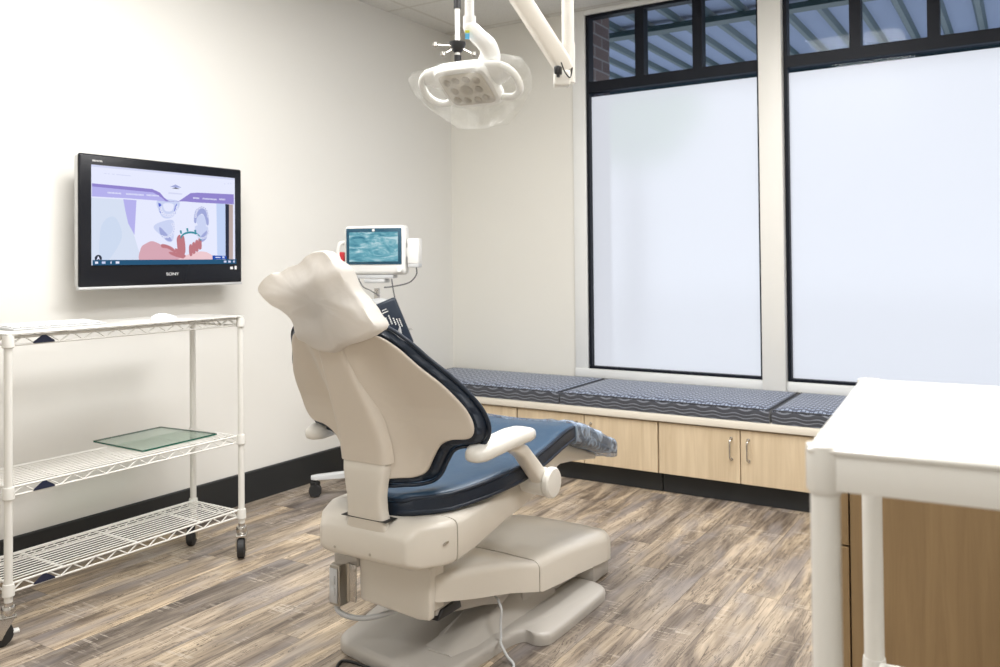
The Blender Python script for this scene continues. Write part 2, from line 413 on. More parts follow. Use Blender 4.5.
def tree(x, y, h, r, label):
    t = empty('tree', (x, y, -.1), label, 'tree')
    o = Vector(t.location)
    MB().tube([(x, y, -.1), (x+.05, y, h*.4), (x, y, h*.8)], [.16,.12,.05], 10).build('trunk', M_bark, t, 40, o)
    b = MB(); rnd = random.Random(5)
    for k in range(2600):
        d = Vector((rnd.gauss(0,1), rnd.gauss(0,1), rnd.gauss(0,1))).normalized()*r*(rnd.random()**.4)
        p = Vector((x, y, h*.78)) + Vector((d.x, d.y, d.z*.9)); s_ = .09
        q = [p + Vector((rnd.uniform(-s_,s_), rnd.uniform(-s_,s_), rnd.uniform(-s_,s_))) for _ in range(3)]
        b.bm.faces.new([b.bm.verts.new(c) for c in q])
    b.build('crown', M_leaf, t, 0, o)
tree(-4.5, 10.5, 4.1, .9, 'blurred green leafy tree behind the frosted left window, beside the brick pier')

# ------------------------------------------------------------------ window bench
YC = 4.075
GB = 'bench cabinet units under the window'
def bench_unit(x0, x1, label, pr=True):
    t = empty('bench_cabinet', ((x0+x1)/2, YC+.3, 0), label, 'cabinet', GB); o = Vector(t.location)
    MB().box(x0+.001, x1-.001, YC+.019, YB-.03, .105, .372).build('carcass', M_maple, t, 0, o)
    MB().box(x0+.001, x1-.001, YC+.06, YC+.075, .0005, .105).build('toe_kick', M_base, t, 0, o)
    xm = (x0+x1)/2
    for (a, b, hx) in ((x0+.0025, xm-.0025, xm-.043), (xm+.0025, x1-.0025, xm+.04)):
        d = MB().box(a, b, YC, YC+.018, .108, .366, .0015).build('door', M_maple, t, 0, o)
        h = crom([(hx, YC-.0005, .222), (hx, YC-.022, .228), (hx, YC-.028, .245), (hx, YC-.028, .30), (hx, YC-.022, .317), (hx, YC-.0005, .323)], 4, False)
        hd = MB().tube(h, .0048, 8)
        for z in (.222, .323): hd.cyl((hx, YC-.003, z), (hx, YC+.001, z), .008, 12)
        hd.build('handle', M_chrome, d, 40, o)
    return t
bench_unit(-3.325, -2.455, 'maple bench cabinet at the left end of the window bench, behind the dental chair backrest')
bench_unit(-2.451, -1.617, 'maple two-door bench cabinet directly behind the toe end of the dental chair')
bench_unit(-1.613, -.779, 'maple bench cabinet with two fully visible bar handles, right of the dental chair')
bench_unit(-.775, .06, 'maple bench cabinet mostly hidden behind the white shelf cart on the right')
tag(MB().box(XL+.002, .08, 4.058, YB-.025, .3745, .409, .003).build('countertop', M_counter), 'long cream laminate countertop lying over the window bench cabinets, under the cushions', 'countertop')
GC = 'wave-patterned cushions on the window bench'
def bench_cushion(x0, x1, label):
    y0, y1, z0, z1 = 4.078, 4.672, .411, .478
    o = Vector(((x0+x1)/2, (y0+y1)/2, z0)); t = empty('bench_cushion', o, label, 'cushion', GC)
    b = bmesh.new(); nx, ny = max(6, int((x1-x0)/.06)), 10
    ex = [x0 + (x1-x0)*i/nx for i in range(nx+1)]; ey = [y0 + (y1-y0)*j/ny for j in range(ny+1)]
    cu = MB(); rings = []
    r = .016
    prof = [(0, z0), (0, z0+.02), (-.003, (z0+z1)/2), (0, z1-r), (.005, z1-.005), (r, z1)]
    top = []
    for ins, z in prof:
        ring = []
        a0, a1, b0, b1 = x0+max(ins,0)+.002, x1-max(ins,0)-.002, y0+ins, y1-max(ins,0)
        for i in range(nx): ring.append(Vector((a0+(a1-a0)*i/nx, b0, z)))
        for j in range(ny): ring.append(Vector((a1, b0+(b1-b0)*j/ny, z)))
        for i in range(nx): ring.append(Vector((a1-(a1-a0)*i/nx, b1, z)))
        for j in range(ny): ring.append(Vector((a0, b1-(b1-b0)*j/ny, z)))
        rings.append(ring)
    # crowned top as shrinking rings
    for k, (s_, dz) in enumerate(((.9,.006), (.7,.009), (.4,.011), (.1,.012))):
        ring = []
        cx, cy = (x0+x1)/2, (y0+y1)/2; hx, hy = (x1-x0)/2, (y1-y0)/2
        for p in rings[5]:
            ddx, ddy = p.x-cx, p.y-cy
            m_ = hy*(1-s_)
            sx = (hx-m_)/hx if abs(ddx) > 0 else 1
            ring.append(Vector((cx+ddx*(hx-m_)/hx, cy+ddy*s_, z1+dz)))
        rings.append(ring)
    cu.loft(rings); cu.build('cushion_pad', M_fab, t, 50, o)
    pp = [Vector((p.x, p.y+(-.001 if p.y < y0+.03 else 0), z1-.004)) for p in rings[4]]
    MB().tube(pp, .0035, 6, closed=True).build('welt', M_fab_d, t, 60, o)
M_fab_d = mat('welt_fabric', (.07,.075,.09), .8)
bench_cushion(-3.31, -2.188, 'wave-patterned blue-grey bench cushion in the corner, partly behind the chair backrest')
bench_cushion(-2.180, -1.055, 'wave-patterned blue-grey bench cushion in the middle, under the left window')
bench_cushion(-1.047, .06, 'wave-patterned blue-grey bench cushion at the right, running behind the white shelf cart')

# ------------------------------------------------------------------ wire carts
def caster(parent, x, y, ztop, ang, o, r=.042, brake=True):
    ca, sa = math.cos(ang), math.sin(ang)
    mx = Matrix.Translation((x, y, 0)) @ Matrix.Rotation(ang, 4, 'Z')
    b = MB(); b.lathe([(.019, ztop-.028), (.021, ztop-.022), (.021, ztop-.006), (.018, ztop)], (x, y, 0), 20)
    b.cyl((x, y, ztop-.004), (x, y, ztop+.012), .013)
    b.box(-.040, .022, -.021, .021, ztop-.038, ztop-.028, .003, mx=mx)
    for s_ in (-1, 1):
        pts = [(.019, ztop-.031), (-.036, ztop-.031), (-.042, r+.016), (-.034, r-.013), (-.02, r-.013), (-.008, r+.01)]
        bb = MB().prism(pts, 'y', s_*.019-.002, s_*.019+.002)
        b.join(bb.bm, None, mx)
    c = b.build('caster', M_chrome, parent, 40, o)
    w = MB(); R_ = mx @ Matrix.Translation((-.026, 0, r)) @ Matrix.Rotation(PI/2, 4, 'X')
    w.lathe([(.004, -.015), (r*.85, -.015), (r, -.011), (r, .011), (r*.85, .015), (.004, .015)], (0,0,0), 28, mx=R_)
    w.build('wheel', M_rubber, c, 40, o)
    if brake:
        br = MB().box(.0, .03, -.012, .012, r-.004, r+.004, .002, mx=mx @ Matrix.Rotation(0, 4, 'Z'))
        br.build('brake_lever', M_white_pl, c, 40, o)
    return c
def wire_shelf(t, o, x0, x1, y0, y1, z, solid, plate=True, kw=.0028):
    h = .030; s = MB(); i = .012
    cor = [(x0+i, y0+i), (x1-i, y0+i), (x1-i, y1-i), (x0+i, y1-i)]
    for zz, rr in ((z-.003, .0040), (z-h, .0036)):
        for k in range(4):
            a, b = cor[k], cor[(k+1) % 4]; s.cyl((*a, zz), (*b, zz), rr, 8)
    for k in range(4):
        a, b = Vector((*cor[k], 0)), Vector((*cor[(k+1) % 4], 0)); L = (b-a).length; n = max(4, round(L/.044)); n += n % 2
        pts = [a.lerp(b, j/n) + Vector((0, 0, z-.003 if j % 2 else z-h)) for j in range(n+1)]
        s.tube(pts, .0029, 6)
    if not solid:
        n = int((x1-x0-2*i)/.0215)
        for k in range(1, n):
            xx = x0+i+(x1-x0-2*i)*k/n; s.cyl((xx, y0+i, z), (xx, y1-i, z), .0022, 6)
    for f in (.2, .5, .8) if not solid else (.25, .75):
        yy = y0+(y1-y0)*f
        s.tube([(x0+i, yy, z-.006), (x1-i, yy, z-.006)], .0032, 8)
        s.tube([(x0+i, yy+.006, z-.006), (x1-i, yy+.006, z-.006)], .0032, 8)
    sh = s.build('wire_shelf', M_post, t, 40, o)
    # corner sleeves belong to the shelf
    for x, y in ((x0, y0), (x1, y0), (x1, y1), (x0, y1)):
        sl = MB()
        sl.lathe([(.0165, z-.036), (.0185, z-.034), (.0175, z-.004), (.0165, z+.003), (.0135, z+.003)], (x, y, 0), 22)
        sl.build('corner_sleeve', M_post, sh, 40, o)
    if plate:
        yc = y0+.12
        p = MB().prism([(yc-.036, z-.029), (yc+.036, z-.029), (yc+.034, z-.023), (yc+.006, z-.004), (yc-.006, z-.004), (yc-.034, z-.023)], 'x', x1-i+.0035, x1-i+.0055)
        pl = p.build('name_plate', mat('navy_badge', (.015,.02,.05), .4), sh, 0, o)
        pl['label'] = 'dark navy triangular badge'
    return sh
def cart_posts(t, o, x0, x1, y0, y1, z0, z1, r=.0127):
    for x, y in ((x0, y0), (x1, y0), (x1, y1), (x0, y1)):
        b = MB(); prof = [(r, z0)]
        z = z0+.03
        prof += [(r, z1-.003), (r-.003, z1)]
        b.lathe(prof, (x, y, 0), 22); b.build('post', M_post, t, 40, o)

cart = empty('wire_cart', (-2.9, 1.905, 0), 'white three-tier wire shelf cart on casters along the left wall under the television', 'cart')
o = Vector(cart.location); cx0, cx1, cy0, cy1 = -3.052, -2.75, 1.44, 2.372
cart_posts(cart, o, cx0, cx1, cy0, cy1, .122, .978)
for z, sol in ((.972, True), (.492, False), (.188, False)): wire_shelf(cart, o, cx0, cx1, cy0, cy1, z, sol)
MB().box(cx0-.012, cx1+.012, cy0-.012, cy1+.012, .977, .982, .002).build('shelf_top', M_post, cart, 40, o)
for x, y, a in ((cx1, cy0, 1.2), (cx1, cy1, 2.35), (cx0, cy0, 2.6), (cx0, cy1, 2.2)): caster(cart, x, y, .122, a, o, r=.04, brake=(x == cx1))

rc = empty('shelf_cart', (-.199+.4165, 1.222, 0), 'white shelf cart with a solid top in the right foreground', 'cart', rz=math.radians(3.6))
# built in its own frame: near-left post at the local corner
o0 = Vector((0,0,0)); rx0, rx1, ry0, ry1 = -.42, .46, -.262, .262
cart_posts(rc, o0, rx0, rx1, ry0, ry1, .122, .995, .0150)
def solid_shelf(z, name):
    s = MB().box(rx0-.016, rx1+.016, ry0-.018, ry1+.018, z-.006, z, .003)
    for a in ((rx0+.004, rx1-.004, ry0-.014, ry0-.008), (rx0+.004, rx1-.004, ry1+.008, ry1+.014), (rx0-.014, rx0-.008, ry0, ry1), (rx1+.008, rx1+.014, ry0, ry1)):
        s.box(*a, z-.044, z-.003, .001)
    return s.build(name, M_post, rc, 40)
solid_shelf(1.002, 'shelf_top')
for x, y in ((rx0, ry0), (rx1, ry0), (rx1, ry1), (rx0, ry1)):
    col = MB(); col.lathe([(.0165, .953), (.0190, .958), (.0190, .996), (.0185, 1.003), (.0155, 1.004), (.012, 1.0)], (x, y, 0), 24)
    col.build('corner_sleeve', M_post, rc, 40)
for z in (.56, .19):
    wire_shelf(rc, o0, rx0, rx1, ry0, ry1, z, False, False)
for x, y, a in ((rx0, ry0, 2.1), (rx1, ry0, 1.2), (rx0, ry1, 2.6), (rx1, ry1, 1.9)): caster(rc, x, y, .122, a, o0)

# base cabinet behind the right cart
bc = empty('base_cabinet', (.6, 2.3, 0), 'brown maple base cabinet standing behind the white shelf cart at the right', 'cabinet')
o = Vector(bc.location); bx0, bx1, by0, by1 = -.384, 1.7, 2.0, 2.6
MB().box(bx0, bx1, by0+.02, by1, .1, .76).build('carcass', M_maple_d, bc, 0, o)
MB().box(bx0+.02, bx1-.02, by0+.08, by1-.02, .0005, .1).build('plinth', M_base, bc, 0, o)
d = MB().box(bx0+.001, bx0+.035, by0+.001, by0+.019, .105, .555, .001).build('door', M_maple_d, bc, 0, o)
d = MB().box(bx0+.001, bx0+.035, by0+.001, by0+.019, .559, .755, .001).build('drawer', M_maple_d, bc, 0, o)
MB().box(bx0+.039, bx1-.001, by0+.001, by0+.019, .105, .755, .001).build('side_panel', M_maple_d, bc, 0, o)
MB().box(bx0-.005, bx1+.01, by0-.01, by1+.01, .761, .79, .003).build('worktop', M_counter, bc, 40, o)

# ------------------------------------------------------------------ things on the left cart
kb = empty('keyboard', (-2.90, 1.68, .9825), 'slim white keyboard lying on the top of the left wire cart', 'keyboard')
o = Vector(kb.location)
MB().prism([(-2.965, .9828), (-2.83, .9828), (-2.83, .988), (-2.965, .996)], 'y', 1.50, 1.83, bev=.0015).build('keyboard_body', M_grey_pl, kb, 40, o)
ks = MB()
for r_ in range(5):
    for c_ in range(15):
        y = 1.51+c_*.0208; xx = -2.957+r_*.024; zz = interp(xx, [-2.965,-2.83], [.996,.988])
        ks.box(xx, xx+.019, y, y+.0175, zz, zz+.0035, .0012, seg=1)
ks.build('keys', M_white_pl, kb, 40, o)
ms = empty('computer_mouse', (-2.84, 2.075, .9825), 'white computer mouse on the top of the left wire cart', 'mouse')
o = Vector(ms.location); b = MB()
rings = []
for k in range(11):
    t = k/10; y = 2.02+t*.11; s_ = math.sqrt(max(0.02, 1-(2*t-1)**2)); hgt = .025*(.35+.65*math.sin(PI*min(1, t*.62+.33)))*s_**.6
    rings.append([Vector((-2.84+.031*s_**.7*math.cos(a), y, .983+max(0, hgt*math.sin(a)))) for a in [PI*j/12 for j in range(13)]] )
b.loft(rings, True); b.build('mouse_body', M_white_pl, ms, 60, o)
MB().box(-2.842, -2.838, 2.045, 2.07, .995, 1.008, .001).build('scroll_wheel', M_grey_pl, ms, 40, o)
mpad = MB().box(-2.93, -2.775, 1.93, 2.17, .9822, .9828, 0).build('mouse_pad', M_white_pl); tag(mpad, 'thin pale mouse pad under the white mouse', 'mouse pad')
ms.location.z += .0005
gp = empty('glass_plate', (-2.985, 2.14, .496), 'square clear glass plate with green edges on the middle shelf of the left wire cart', 'glass plate')
o = Vector(gp.location); gx = MB(); P = [(-3.005,1.905),(-2.72,1.875),(-2.745,2.24),(-3.03,2.27)]
P = [(-3.14,1.972),(-2.812,1.962),(-2.825,2.31),(-3.155,2.288)]
gx.prism(P, 'z', .4965, .5025); gx.build('pane', M_plate, gp, 0, o)
eg = MB()
ctr = Vector((sum(p[0] for p in P)/4, sum(p[1] for p in P)/4, 0))
for k in range(4):
    a, b_ = Vector((*P[k], 0)), Vector((*P[(k+1) % 4], 0)); nrm = ((a+b_)/2-ctr).normalized()*.0008
    q = [a+nrm, b_+nrm]; eg.bm.faces.new([eg.bm.verts.new(v_) for v_ in (q[0]+Vector((0,0,.4963)), q[1]+Vector((0,0,.4963)), q[1]+Vector((0,0,.5027)), q[0]+Vector((0,0,.5027)))])
eg.build('polished_edge', M_plate_edge, gp, 0, o)

# ------------------------------------------------------------------ television
tv = empty('television', (XL, 2.362, 1.375), 'black flat television with silver edge showing a purple-bannered web page, on the left wall', 'television')
o = Vector(tv.location); tx = -3.2
ty0, ty1, tz0, tz1 = 1.953, 2.771, 1.100, 1.646
MB().box(tx-.048, tx-.012, ty0+.003, ty1-.003, tz0+.003, tz1-.003, .012, seg=3).build('rear_case', mat('silver_case', (.6,.6,.6), .35, .3), tv, 40, o)
MB().box(tx-.018, tx, ty0, ty1, tz0+.006, tz1, .009, seg=3).build('front_bezel', mat('gloss_black', (.008,.009,.013), .25, spec=.3), tv, 40, o)
MB().box(tx-.022, tx-.002, ty0-.003, ty1+.003, tz0-.004, tz0+.008, .004).build('lower_trim', M_grey_pl, tv, 40, o)
MB().box(XL+.001, tx-.048, 2.22, 2.5, 1.27, 1.47, .004).build('wall_bracket', M_black, tv, 40, o)
sy0, sy1, sz0, sz1 = 2.003, 2.729, 1.1945, 1.602
def S(px, py):
    s_ = (px-8)/872; top = 22+103*s_; bot = 606+34*s_; t = (py-top)/(bot-top)
    return (sy0+(sy1-sy0)*s_, sz1-(sz1-sz0)*t)
scr = MB()
layer = [0]
def spoly(pts, m, smooth=False, raw=False):
    layer[0] += 1; q = pts if raw else [S(*p) for p in pts]
    if smooth: q = [(v.x, v.y) for v in crom([(a, b, 0) for a, b in q], 5)]
    q = [(min(max(a, sy0), sy1), min(max(b, sz0), sz1)) for a, b in q]
    xx = tx+.0006+layer[0]*.00004
    vs = [scr.bm.verts.new((xx, a, b)) for a, b in q]
    f = scr.bm.faces.new(vs); f.material_index = scr.mi(m)
E_w = emis('screen_white', (.80,.83,1.0), 1.0); E_bar = emis('screen_bar', (.66,.69,.9), 1.0)
E_pur = emis('screen_purple', (.29,.24,.62), 1.0); E_pur2 = emis('screen_lilac', (.47,.45,.85), 1.0)
E_blue = emis('screen_pale_blue', (.55,.66,.92), 1.0); E_coat = emis('screen_coat', (.68,.75,.90), 1.0)
E_skin = emis('screen_skin', (.68,.40,.47), 1); E_skin2 = emis('screen_skin_shade', (.52,.20,.23), 1); E_teal = emis('screen_teal', (.05,.28,.36), 1)
E_jaw = emis('screen_jaw', (.36,.40,.70), 1); E_jawb = emis('screen_jaw_blue', (.10,.14,.62), 1); E_dark = emis('screen_dark', (.03,.035,.06), 1)
E_tan = emis('screen_tan', (.50,.40,.38), 1); E_task = emis('screen_taskbar', (.025,.10,.20), 1); E_btn = emis('screen_button', (.02,.08,.42), 1)
E_jl = emis('screen_jaw_light', (.60,.66,.90), 1)
spoly([(sy0,sz0),(sy1,sz0),(sy1,sz1),(sy0,sz1)], E_w, raw=True)
spoly([(8,22),(880,125),(880,136),(8,34)], E_bar)
for k, w in ((75,14),(95,10),(118,14),(140,80)): spoly([(k,68+k*.12-4),(k+w,68+(k+w)*.12-4),(k+w,68+(k+w)*.12),(k,68+k*.12)], E_bar)
for k in (805,830,848): spoly([(k,152),(k+7,153),(k+7,160),(k,159)], E_bar)
spoly([(8,215),(180,230),(260,520),(290,603),(8,600)], E_coat)
spoly([(178,228),(252,236),(240,440),(205,370),(190,300)], E_pur2)
spoly([(60,380),(130,330),(170,450),(90,590),(50,590)], emis('screen_coat_shade', (.62,.71,.88), 1), True)
spoly([(750,270),(812,278),(812,608),(755,604)], E_blue)
spoly([(812,278),(838,281),(836,612),(812,610)], E_dark)
spoly([(838,281),(866,284),(864,614),(836,612)], E_tan)
# clear jaw models
spoly([(375,240),(505,250),(485,320),(450,348),(410,345),(385,310)], E_jl, True)
spoly([(378,255),(395,262),(400,320),(388,312)], E_jawb); spoly([(480,280),(492,262),(488,320),(470,332)], E_jawb)
spoly([(410,262),(470,266),(460,305),(420,303)], E_w, True)
spoly([(350,400),(390,370),(470,365),(470,470),(440,490),(400,455)], E_jl, True)
spoly([(385,400),(410,420),(460,480),(430,480),(390,440)], E_jaw, True)
spoly([(600,370),(610,310),(650,285),(685,310),(698,385),(685,400),(670,350),(650,330),(625,350),(612,385)], E_jaw, True)
spoly([(615,375),(630,340),(650,335),(668,350),(680,395),(650,430)], E_jl, True)
spoly([(610,400),(690,410),(680,470),(640,495),(615,450)], E_jl, True)
spoly([(640,470),(690,430),(680,480),(645,500)], E_jaw, True)
# hands
spoly([(275,520),(310,490),(350,482),(420,520),(470,560),(480,604),(280,603)], E_skin, True)
spoly([(400,515),(440,510),(480,535),(520,570),(510,605),(430,600)], E_skin, True)
spoly([(490,600),(540,575),(640,555),(700,570),(720,607),(490,606)], emis('screen_palm', (.86,.60,.64), 1), True)
for a, b in ((500,455),(522,462)):
    spoly([(a-10,b+15),(a+5,b-5),(a+16,b+8),(a+22,b+90),(a,b+110),(a-8,b+60)], E_skin2, True)
spoly([(480,530),(505,540),(545,575),(525,590),(490,560)], E_skin2, True)
for k in range(4):
    a = 575+k*20; b = 520-k*12
    spoly([(a-8,b),(a+2,b-12),(a+12,b),(a+14,b+50),(a,b+60),(a-8,b+40)], E_skin2, True)
arc = [(525+61*(1-math.cos(t)), 480-60*math.sin(t)) for t in [PI*k/14 for k in range(15)]]
arc2 = [(535+51*(1-math.cos(t)), 482-50*math.sin(t)) for t in [PI*k/14 for k in range(14,-1,-1)]]
arc = [(512+66*(1-math.cos(t)), 470-44*math.sin(t)+t*4) for t in [PI*k/14 for k in range(15)]]
arc2 = [(519+59*(1-math.cos(t)), 474-36*math.sin(t)+t*4) for t in [PI*k/14 for k in range(14,-1,-1)]]
spoly(arc+arc2, E_teal)
for a, b in ((515,432),(556,420),(607,432),(640,478)): spoly([(a-7,b-8),(a+5,b-8),(a+8,b+12),(a-3,b+12)], E_teal)
def blob(x, y, rx, ry, m_, n=10): spoly([(x+rx*math.cos(2*PI*q/n), y+ry*math.sin(2*PI*q/n)) for q in range(n)], m_)
E_d = emis('screen_jaw_dark', (.22,.24,.52), 1)
for q in range(11):
    t = PI*q/10; blob(441+50*math.cos(t), 285+48*math.sin(t), 8, 9, E_w); blob(441+50*math.cos(t), 285+48*math.sin(t), 3, 4, E_jaw, 6)
for q in range(11):
    t = PI+PI*q/10; blob(650+40*math.cos(t), 345+55*math.sin(t), 7, 8, E_w); blob(650+40*math.cos(t), 345+55*math.sin(t), 3, 4, E_d, 6)
for q in range(9):
    t = -.6+2.6*q/8; blob(420+52*math.cos(t), 412+48*math.sin(t), 8, 8, E_w); blob(420+52*math.cos(t), 412+48*math.sin(t), 3, 4, E_jaw, 6)
for q in range(8):
    t = 2.6*q/7; blob(650+40*math.cos(t), 435+42*math.sin(t), 7, 7, E_w); blob(650+40*math.cos(t), 435+42*math.sin(t), 3, 3, E_d, 6)
spoly([(395,500),(440,512),(480,545),(470,552),(430,528),(395,520)], E_skin2, True)
spoly([(440,548),(500,560),(530,590),(500,585),(450,565)], E_skin2, True)
# banner
spoly([(8,132),(200,155),(340,173),(385,195),(410,225),(440,248),(500,250),(540,225),(575,204),(620,203),(868,222),(868,282),(620,262),(530,252),(430,250),(370,242),(200,224),(8,208)], E_pur)
spoly([(8,150),(200,175),(345,193),(395,225),(420,248),(370,242),(200,224),(8,208)], E_pur2)
for k, (a, b, y) in enumerate(((90,165,188),(190,290,198),(306,380,208),(590,632,234),(652,748,240),(764,806,248))):
    n = int((b-a)/7)
    for j in range(n):
        x_ = a+j*(b-a)/n; yy = y+(x_-a)*.1; spoly([(x_,yy-5),(x_+4.5,yy-4.5),(x_+4.5,yy+4.5),(x_,yy+4)], E_w)
spoly([(443,163),(478,150),(515,170),(480,168)], E_jaw); spoly([(455,172),(480,176),(505,177),(480,168)], E_dark)
spoly([(435,195),(520,205),(518,212),(433,203)], E_bar)
cpt = [(38+19*math.cos(t), 568+21*math.sin(t)) for t in [2*PI*k/20 for k in range(20)]]; spoly(cpt, E_dark)
spoly([(28,578),(38,553),(50,580),(39,570)], E_w)
spoly([(715,582),(812,590),(812,609),(715,606)], E_btn); spoly([(735,592),(770,595),(770,600),(735,597)], E_w); spoly([(782,590),(798,592),(798,603),(782,601)], E_jl)
tb = sz0+(sz1-sz0)*.052
spoly([(sy0,sz0),(sy1,sz0),(sy1,tb),(sy0,tb)], E_task, raw=True)
for k, w, c in ((.015,.018,E_w),(.055,.022,E_jl),(.108,.006,E_w),(.14,.022,E_w),(.90,.02,E_bar),(.935,.02,E_bar),(.975,.012,E_bar)):
    a = sy0+(sy1-sy0)*k; spoly([(a,sz0+.006),(a+(sy1-sy0)*w,sz0+.006),(a+(sy1-sy0)*w,tb-.006),(a,tb-.006)], c, raw=True)
scr.build('screen', None, tv, 0, o)
tmx = Matrix(((0,0,1,tx+.0006),(1,0,0,0),(0,1,0,0),(0,0,0,1)))
M_let = mat('silver_lettering', (.75,.75,.76), .4)
def tvtext(s_, size, y, z): return text('lettering', s_, size, M_let, tv, Matrix.Translation(-o) @ Matrix.Translation((0, y, z)) @ tmx @ Matrix.Diagonal((1.35,1,1,1)))
tvtext('SONY', .018, 2.383, 1.152); tvtext('BRAVIA', .010, 2.03, 1.618)
icn = MB(); icn.box(tx, tx+.0008, 2.70, 2.716, 1.169, 1.181).box(tx, tx+.0008, 2.726, 2.738, 1.168, 1.184); icn.build('sticker', M_let, tv, 0, o)

# ------------------------------------------------------------------ dental chair (local x: across, y: towards the toe, world y kept)
XC = -1.58
dc = empty('dental_chair', (XC, 2.35, 0), 'dental chair with cream shell and navy upholstery in the middle of the room', 'dental chair')
DO = Vector((0, 2.35, 0))
def dpart(b, name, m, parent=None, smooth=45, sub=0, label=None):
    p = b.build(name, m, parent or dc, smooth, DO if parent is None else None, sub)
    if parent is None: p.location = (0,0,0)
    if label: p['label'] = label
    return p
# NB: with loc=DO the mesh is stored relative to the empty
def dsub(b, name, m, parent, smooth=45): 
    p = b.build(name, m, parent, smooth, DO); p.location = (0,0,0); return p
# base plate
out = crom([(-.25,1.965),(-.14,1.925),(.08,1.90),(.165,1.94),(.185,2.08),(.195,2.20),(.205,2.26),(.225,2.29),(.262,2.285),(.292,2.305),(.302,2.36),(.302,2.66),(.292,2.73),(.25,2.765),(.18,2.775),(-.2,2.80),(-.31,2.74),(-.33,2.6),(-.33,2.35),(-.31,2.2),(-.28,2.08)], 5)
b = MB(); rings = []
cc = Vector((0,2.35,0))
for s_, z in ((1,.0015),(1.004,.02),(1,.03),(.985,.037),(.95,.040)):
    rings.append([cc+(Vector((p.x,p.y,0))-cc)*s_+Vector((0,0,z)) for p in out])
b.loft(rings); dpart(b, 'base_plate', M_cream_d)
# raised wedge on the plate up to the pedestal
b = MB()
def wedge(y, hw, z, u0=0): return [Vector((u0-hw-.03, y, .036)), Vector((u0-hw, y, z-.008)), Vector((u0-hw+.01, y, z)), Vector((u0+hw-.01, y, z)), Vector((u0+hw, y, z-.008)), Vector((u0+hw+.03, y, .036))]
b.loft([wedge(2.02,.045,.045,.088), wedge(2.12,.05,.060,.085), wedge(2.25,.055,.085,.08), wedge(2.38,.06,.125,.075), wedge(2.46,.065,.15,.07), wedge(2.6,.065,.15,.07)])
dpart(b, 'base_channel', M_cream_d, smooth=60)
# pedestal body under the hood
b = MB(); b.loft([sring(2.40,.15,.035,.13,8), sring(2.5,.155,.035,.13,8), sring(2.77,.165,.035,.11,8), sring(2.80,.214,.0015,.11,9), sring(2.93,.212,.0015,.10,8), sring(2.975,.19,.0015,.09,6), sring(2.99,.15,.0015,.085,5)])
dpart(b, 'pedestal', M_cream_d)
# hood
def hsec(y, hw, zt, zb, r=.03):
    pts = [(-hw, zb), (-hw, zt-r)] + [(-hw+r-r*math.cos(t), zt-r+r*math.sin(t)) for t in (PI/8, PI/4, 3*PI/8, PI/2)]
    pts += [(-hw*.4, zt+.004), (0, zt+.005), (hw*.4, zt+.004)]
    pts += [(hw-r+r*math.sin(t), zt-r+r*math.cos(t)) for t in (0, PI/8, PI/4, 3*PI/8)] + [(hw, zt-r), (hw, zb)]
    return [Vector((u, y, z)) for u, z in pts]
b = MB(); b.loft([hsec(2.392,.222,.222,.125), hsec(2.40,.226,.226,.122), hsec(2.5,.230,.224,.113), hsec(2.62,.232,.212,.103)])
dpart(b, 'pedestal_hood', M_cream)
b = MB(); b.loft([hsec(2.624,.227,.208,.102,.032), hsec(2.75,.230,.198,.090,.036), hsec(2.87,.228,.184,.076,.040), hsec(2.94,.218,.170,.064,.042), hsec(2.985,.19,.145,.058,.04), hsec(3.0,.15,.12,.055,.03)])
dpart(b, 'rear_hood', M_cream)
# lift arm cover
b = MB(); b.loft([hsec(1.935,.135,.300,.232,.02), hsec(1.95,.142,.303,.226,.025), hsec(2.1,.165,.285,.19,.028), hsec(2.25,.19,.26,.16,.028), hsec(2.385,.222,.222,.126,.024)])
dpart(b, 'lift_arm_cover', M_cream)
dpart(MB().loft([hsec(1.96,.12,.245,.18,.01), hsec(2.2,.13,.20,.13,.01), hsec(2.42,.13,.16,.06,.01)]), 'lift_arm', M_cream_d)
dpart(MB().prism([(1.96,.165),(1.98,.19),(2.07,.20),(2.08,.165)], 'x', .02, .13, bev=.004), 'lift_linkage', M_black)
# rear block
b = MB(); b.loft([[Vector((u, y+dy, z)) for u, dy, z in ((-.115,0,.195),(-.125,0,.31),(-.12,.0,.325),(.125,0,.31),(.135,0,.30),(.13,0,.188))] for y, dy in ((1.895,0),(1.90,0),(1.975,0))])
b = MB().prism([(-.115,.198),(-.12,.335),(.145,.335),(.14,.188),(.10,.183)], 'y', 1.905, 1.932, bev=.006)
b.box(-.11,.13,1.925,1.99,.20,.36,.004)
dpart(b, 'rear_block', M_cream)
# seat housing
b = MB(); b.loft([sring(1.782,.150,.388,.446,7), sring(1.786,.160,.376,.456,8), sring(1.815,.180,.360,.484,10), sring(1.87,.212,.356,.487,9), sring(1.905,.230,.358,.488,9), sring(1.915,.230,.362,.488,9)])
hs = dpart(b, 'seat_housing', M_cream, smooth=50)
dsub(MB().prism([(1.868,.425),(1.882,.432),(1.905,.433),(1.892,.426)], 'x', .2155, .2215), 'emblem', M_steel, hs, 0)
for u in (-.10, .03): dsub(MB().lathe([(.004,0),(.004,.003),(.002,.004)], (u, 1.784, .392), 12, mx=Matrix.Rotation(PI/2, 4, 'X')), 'cover_screw', M_steel, hs)
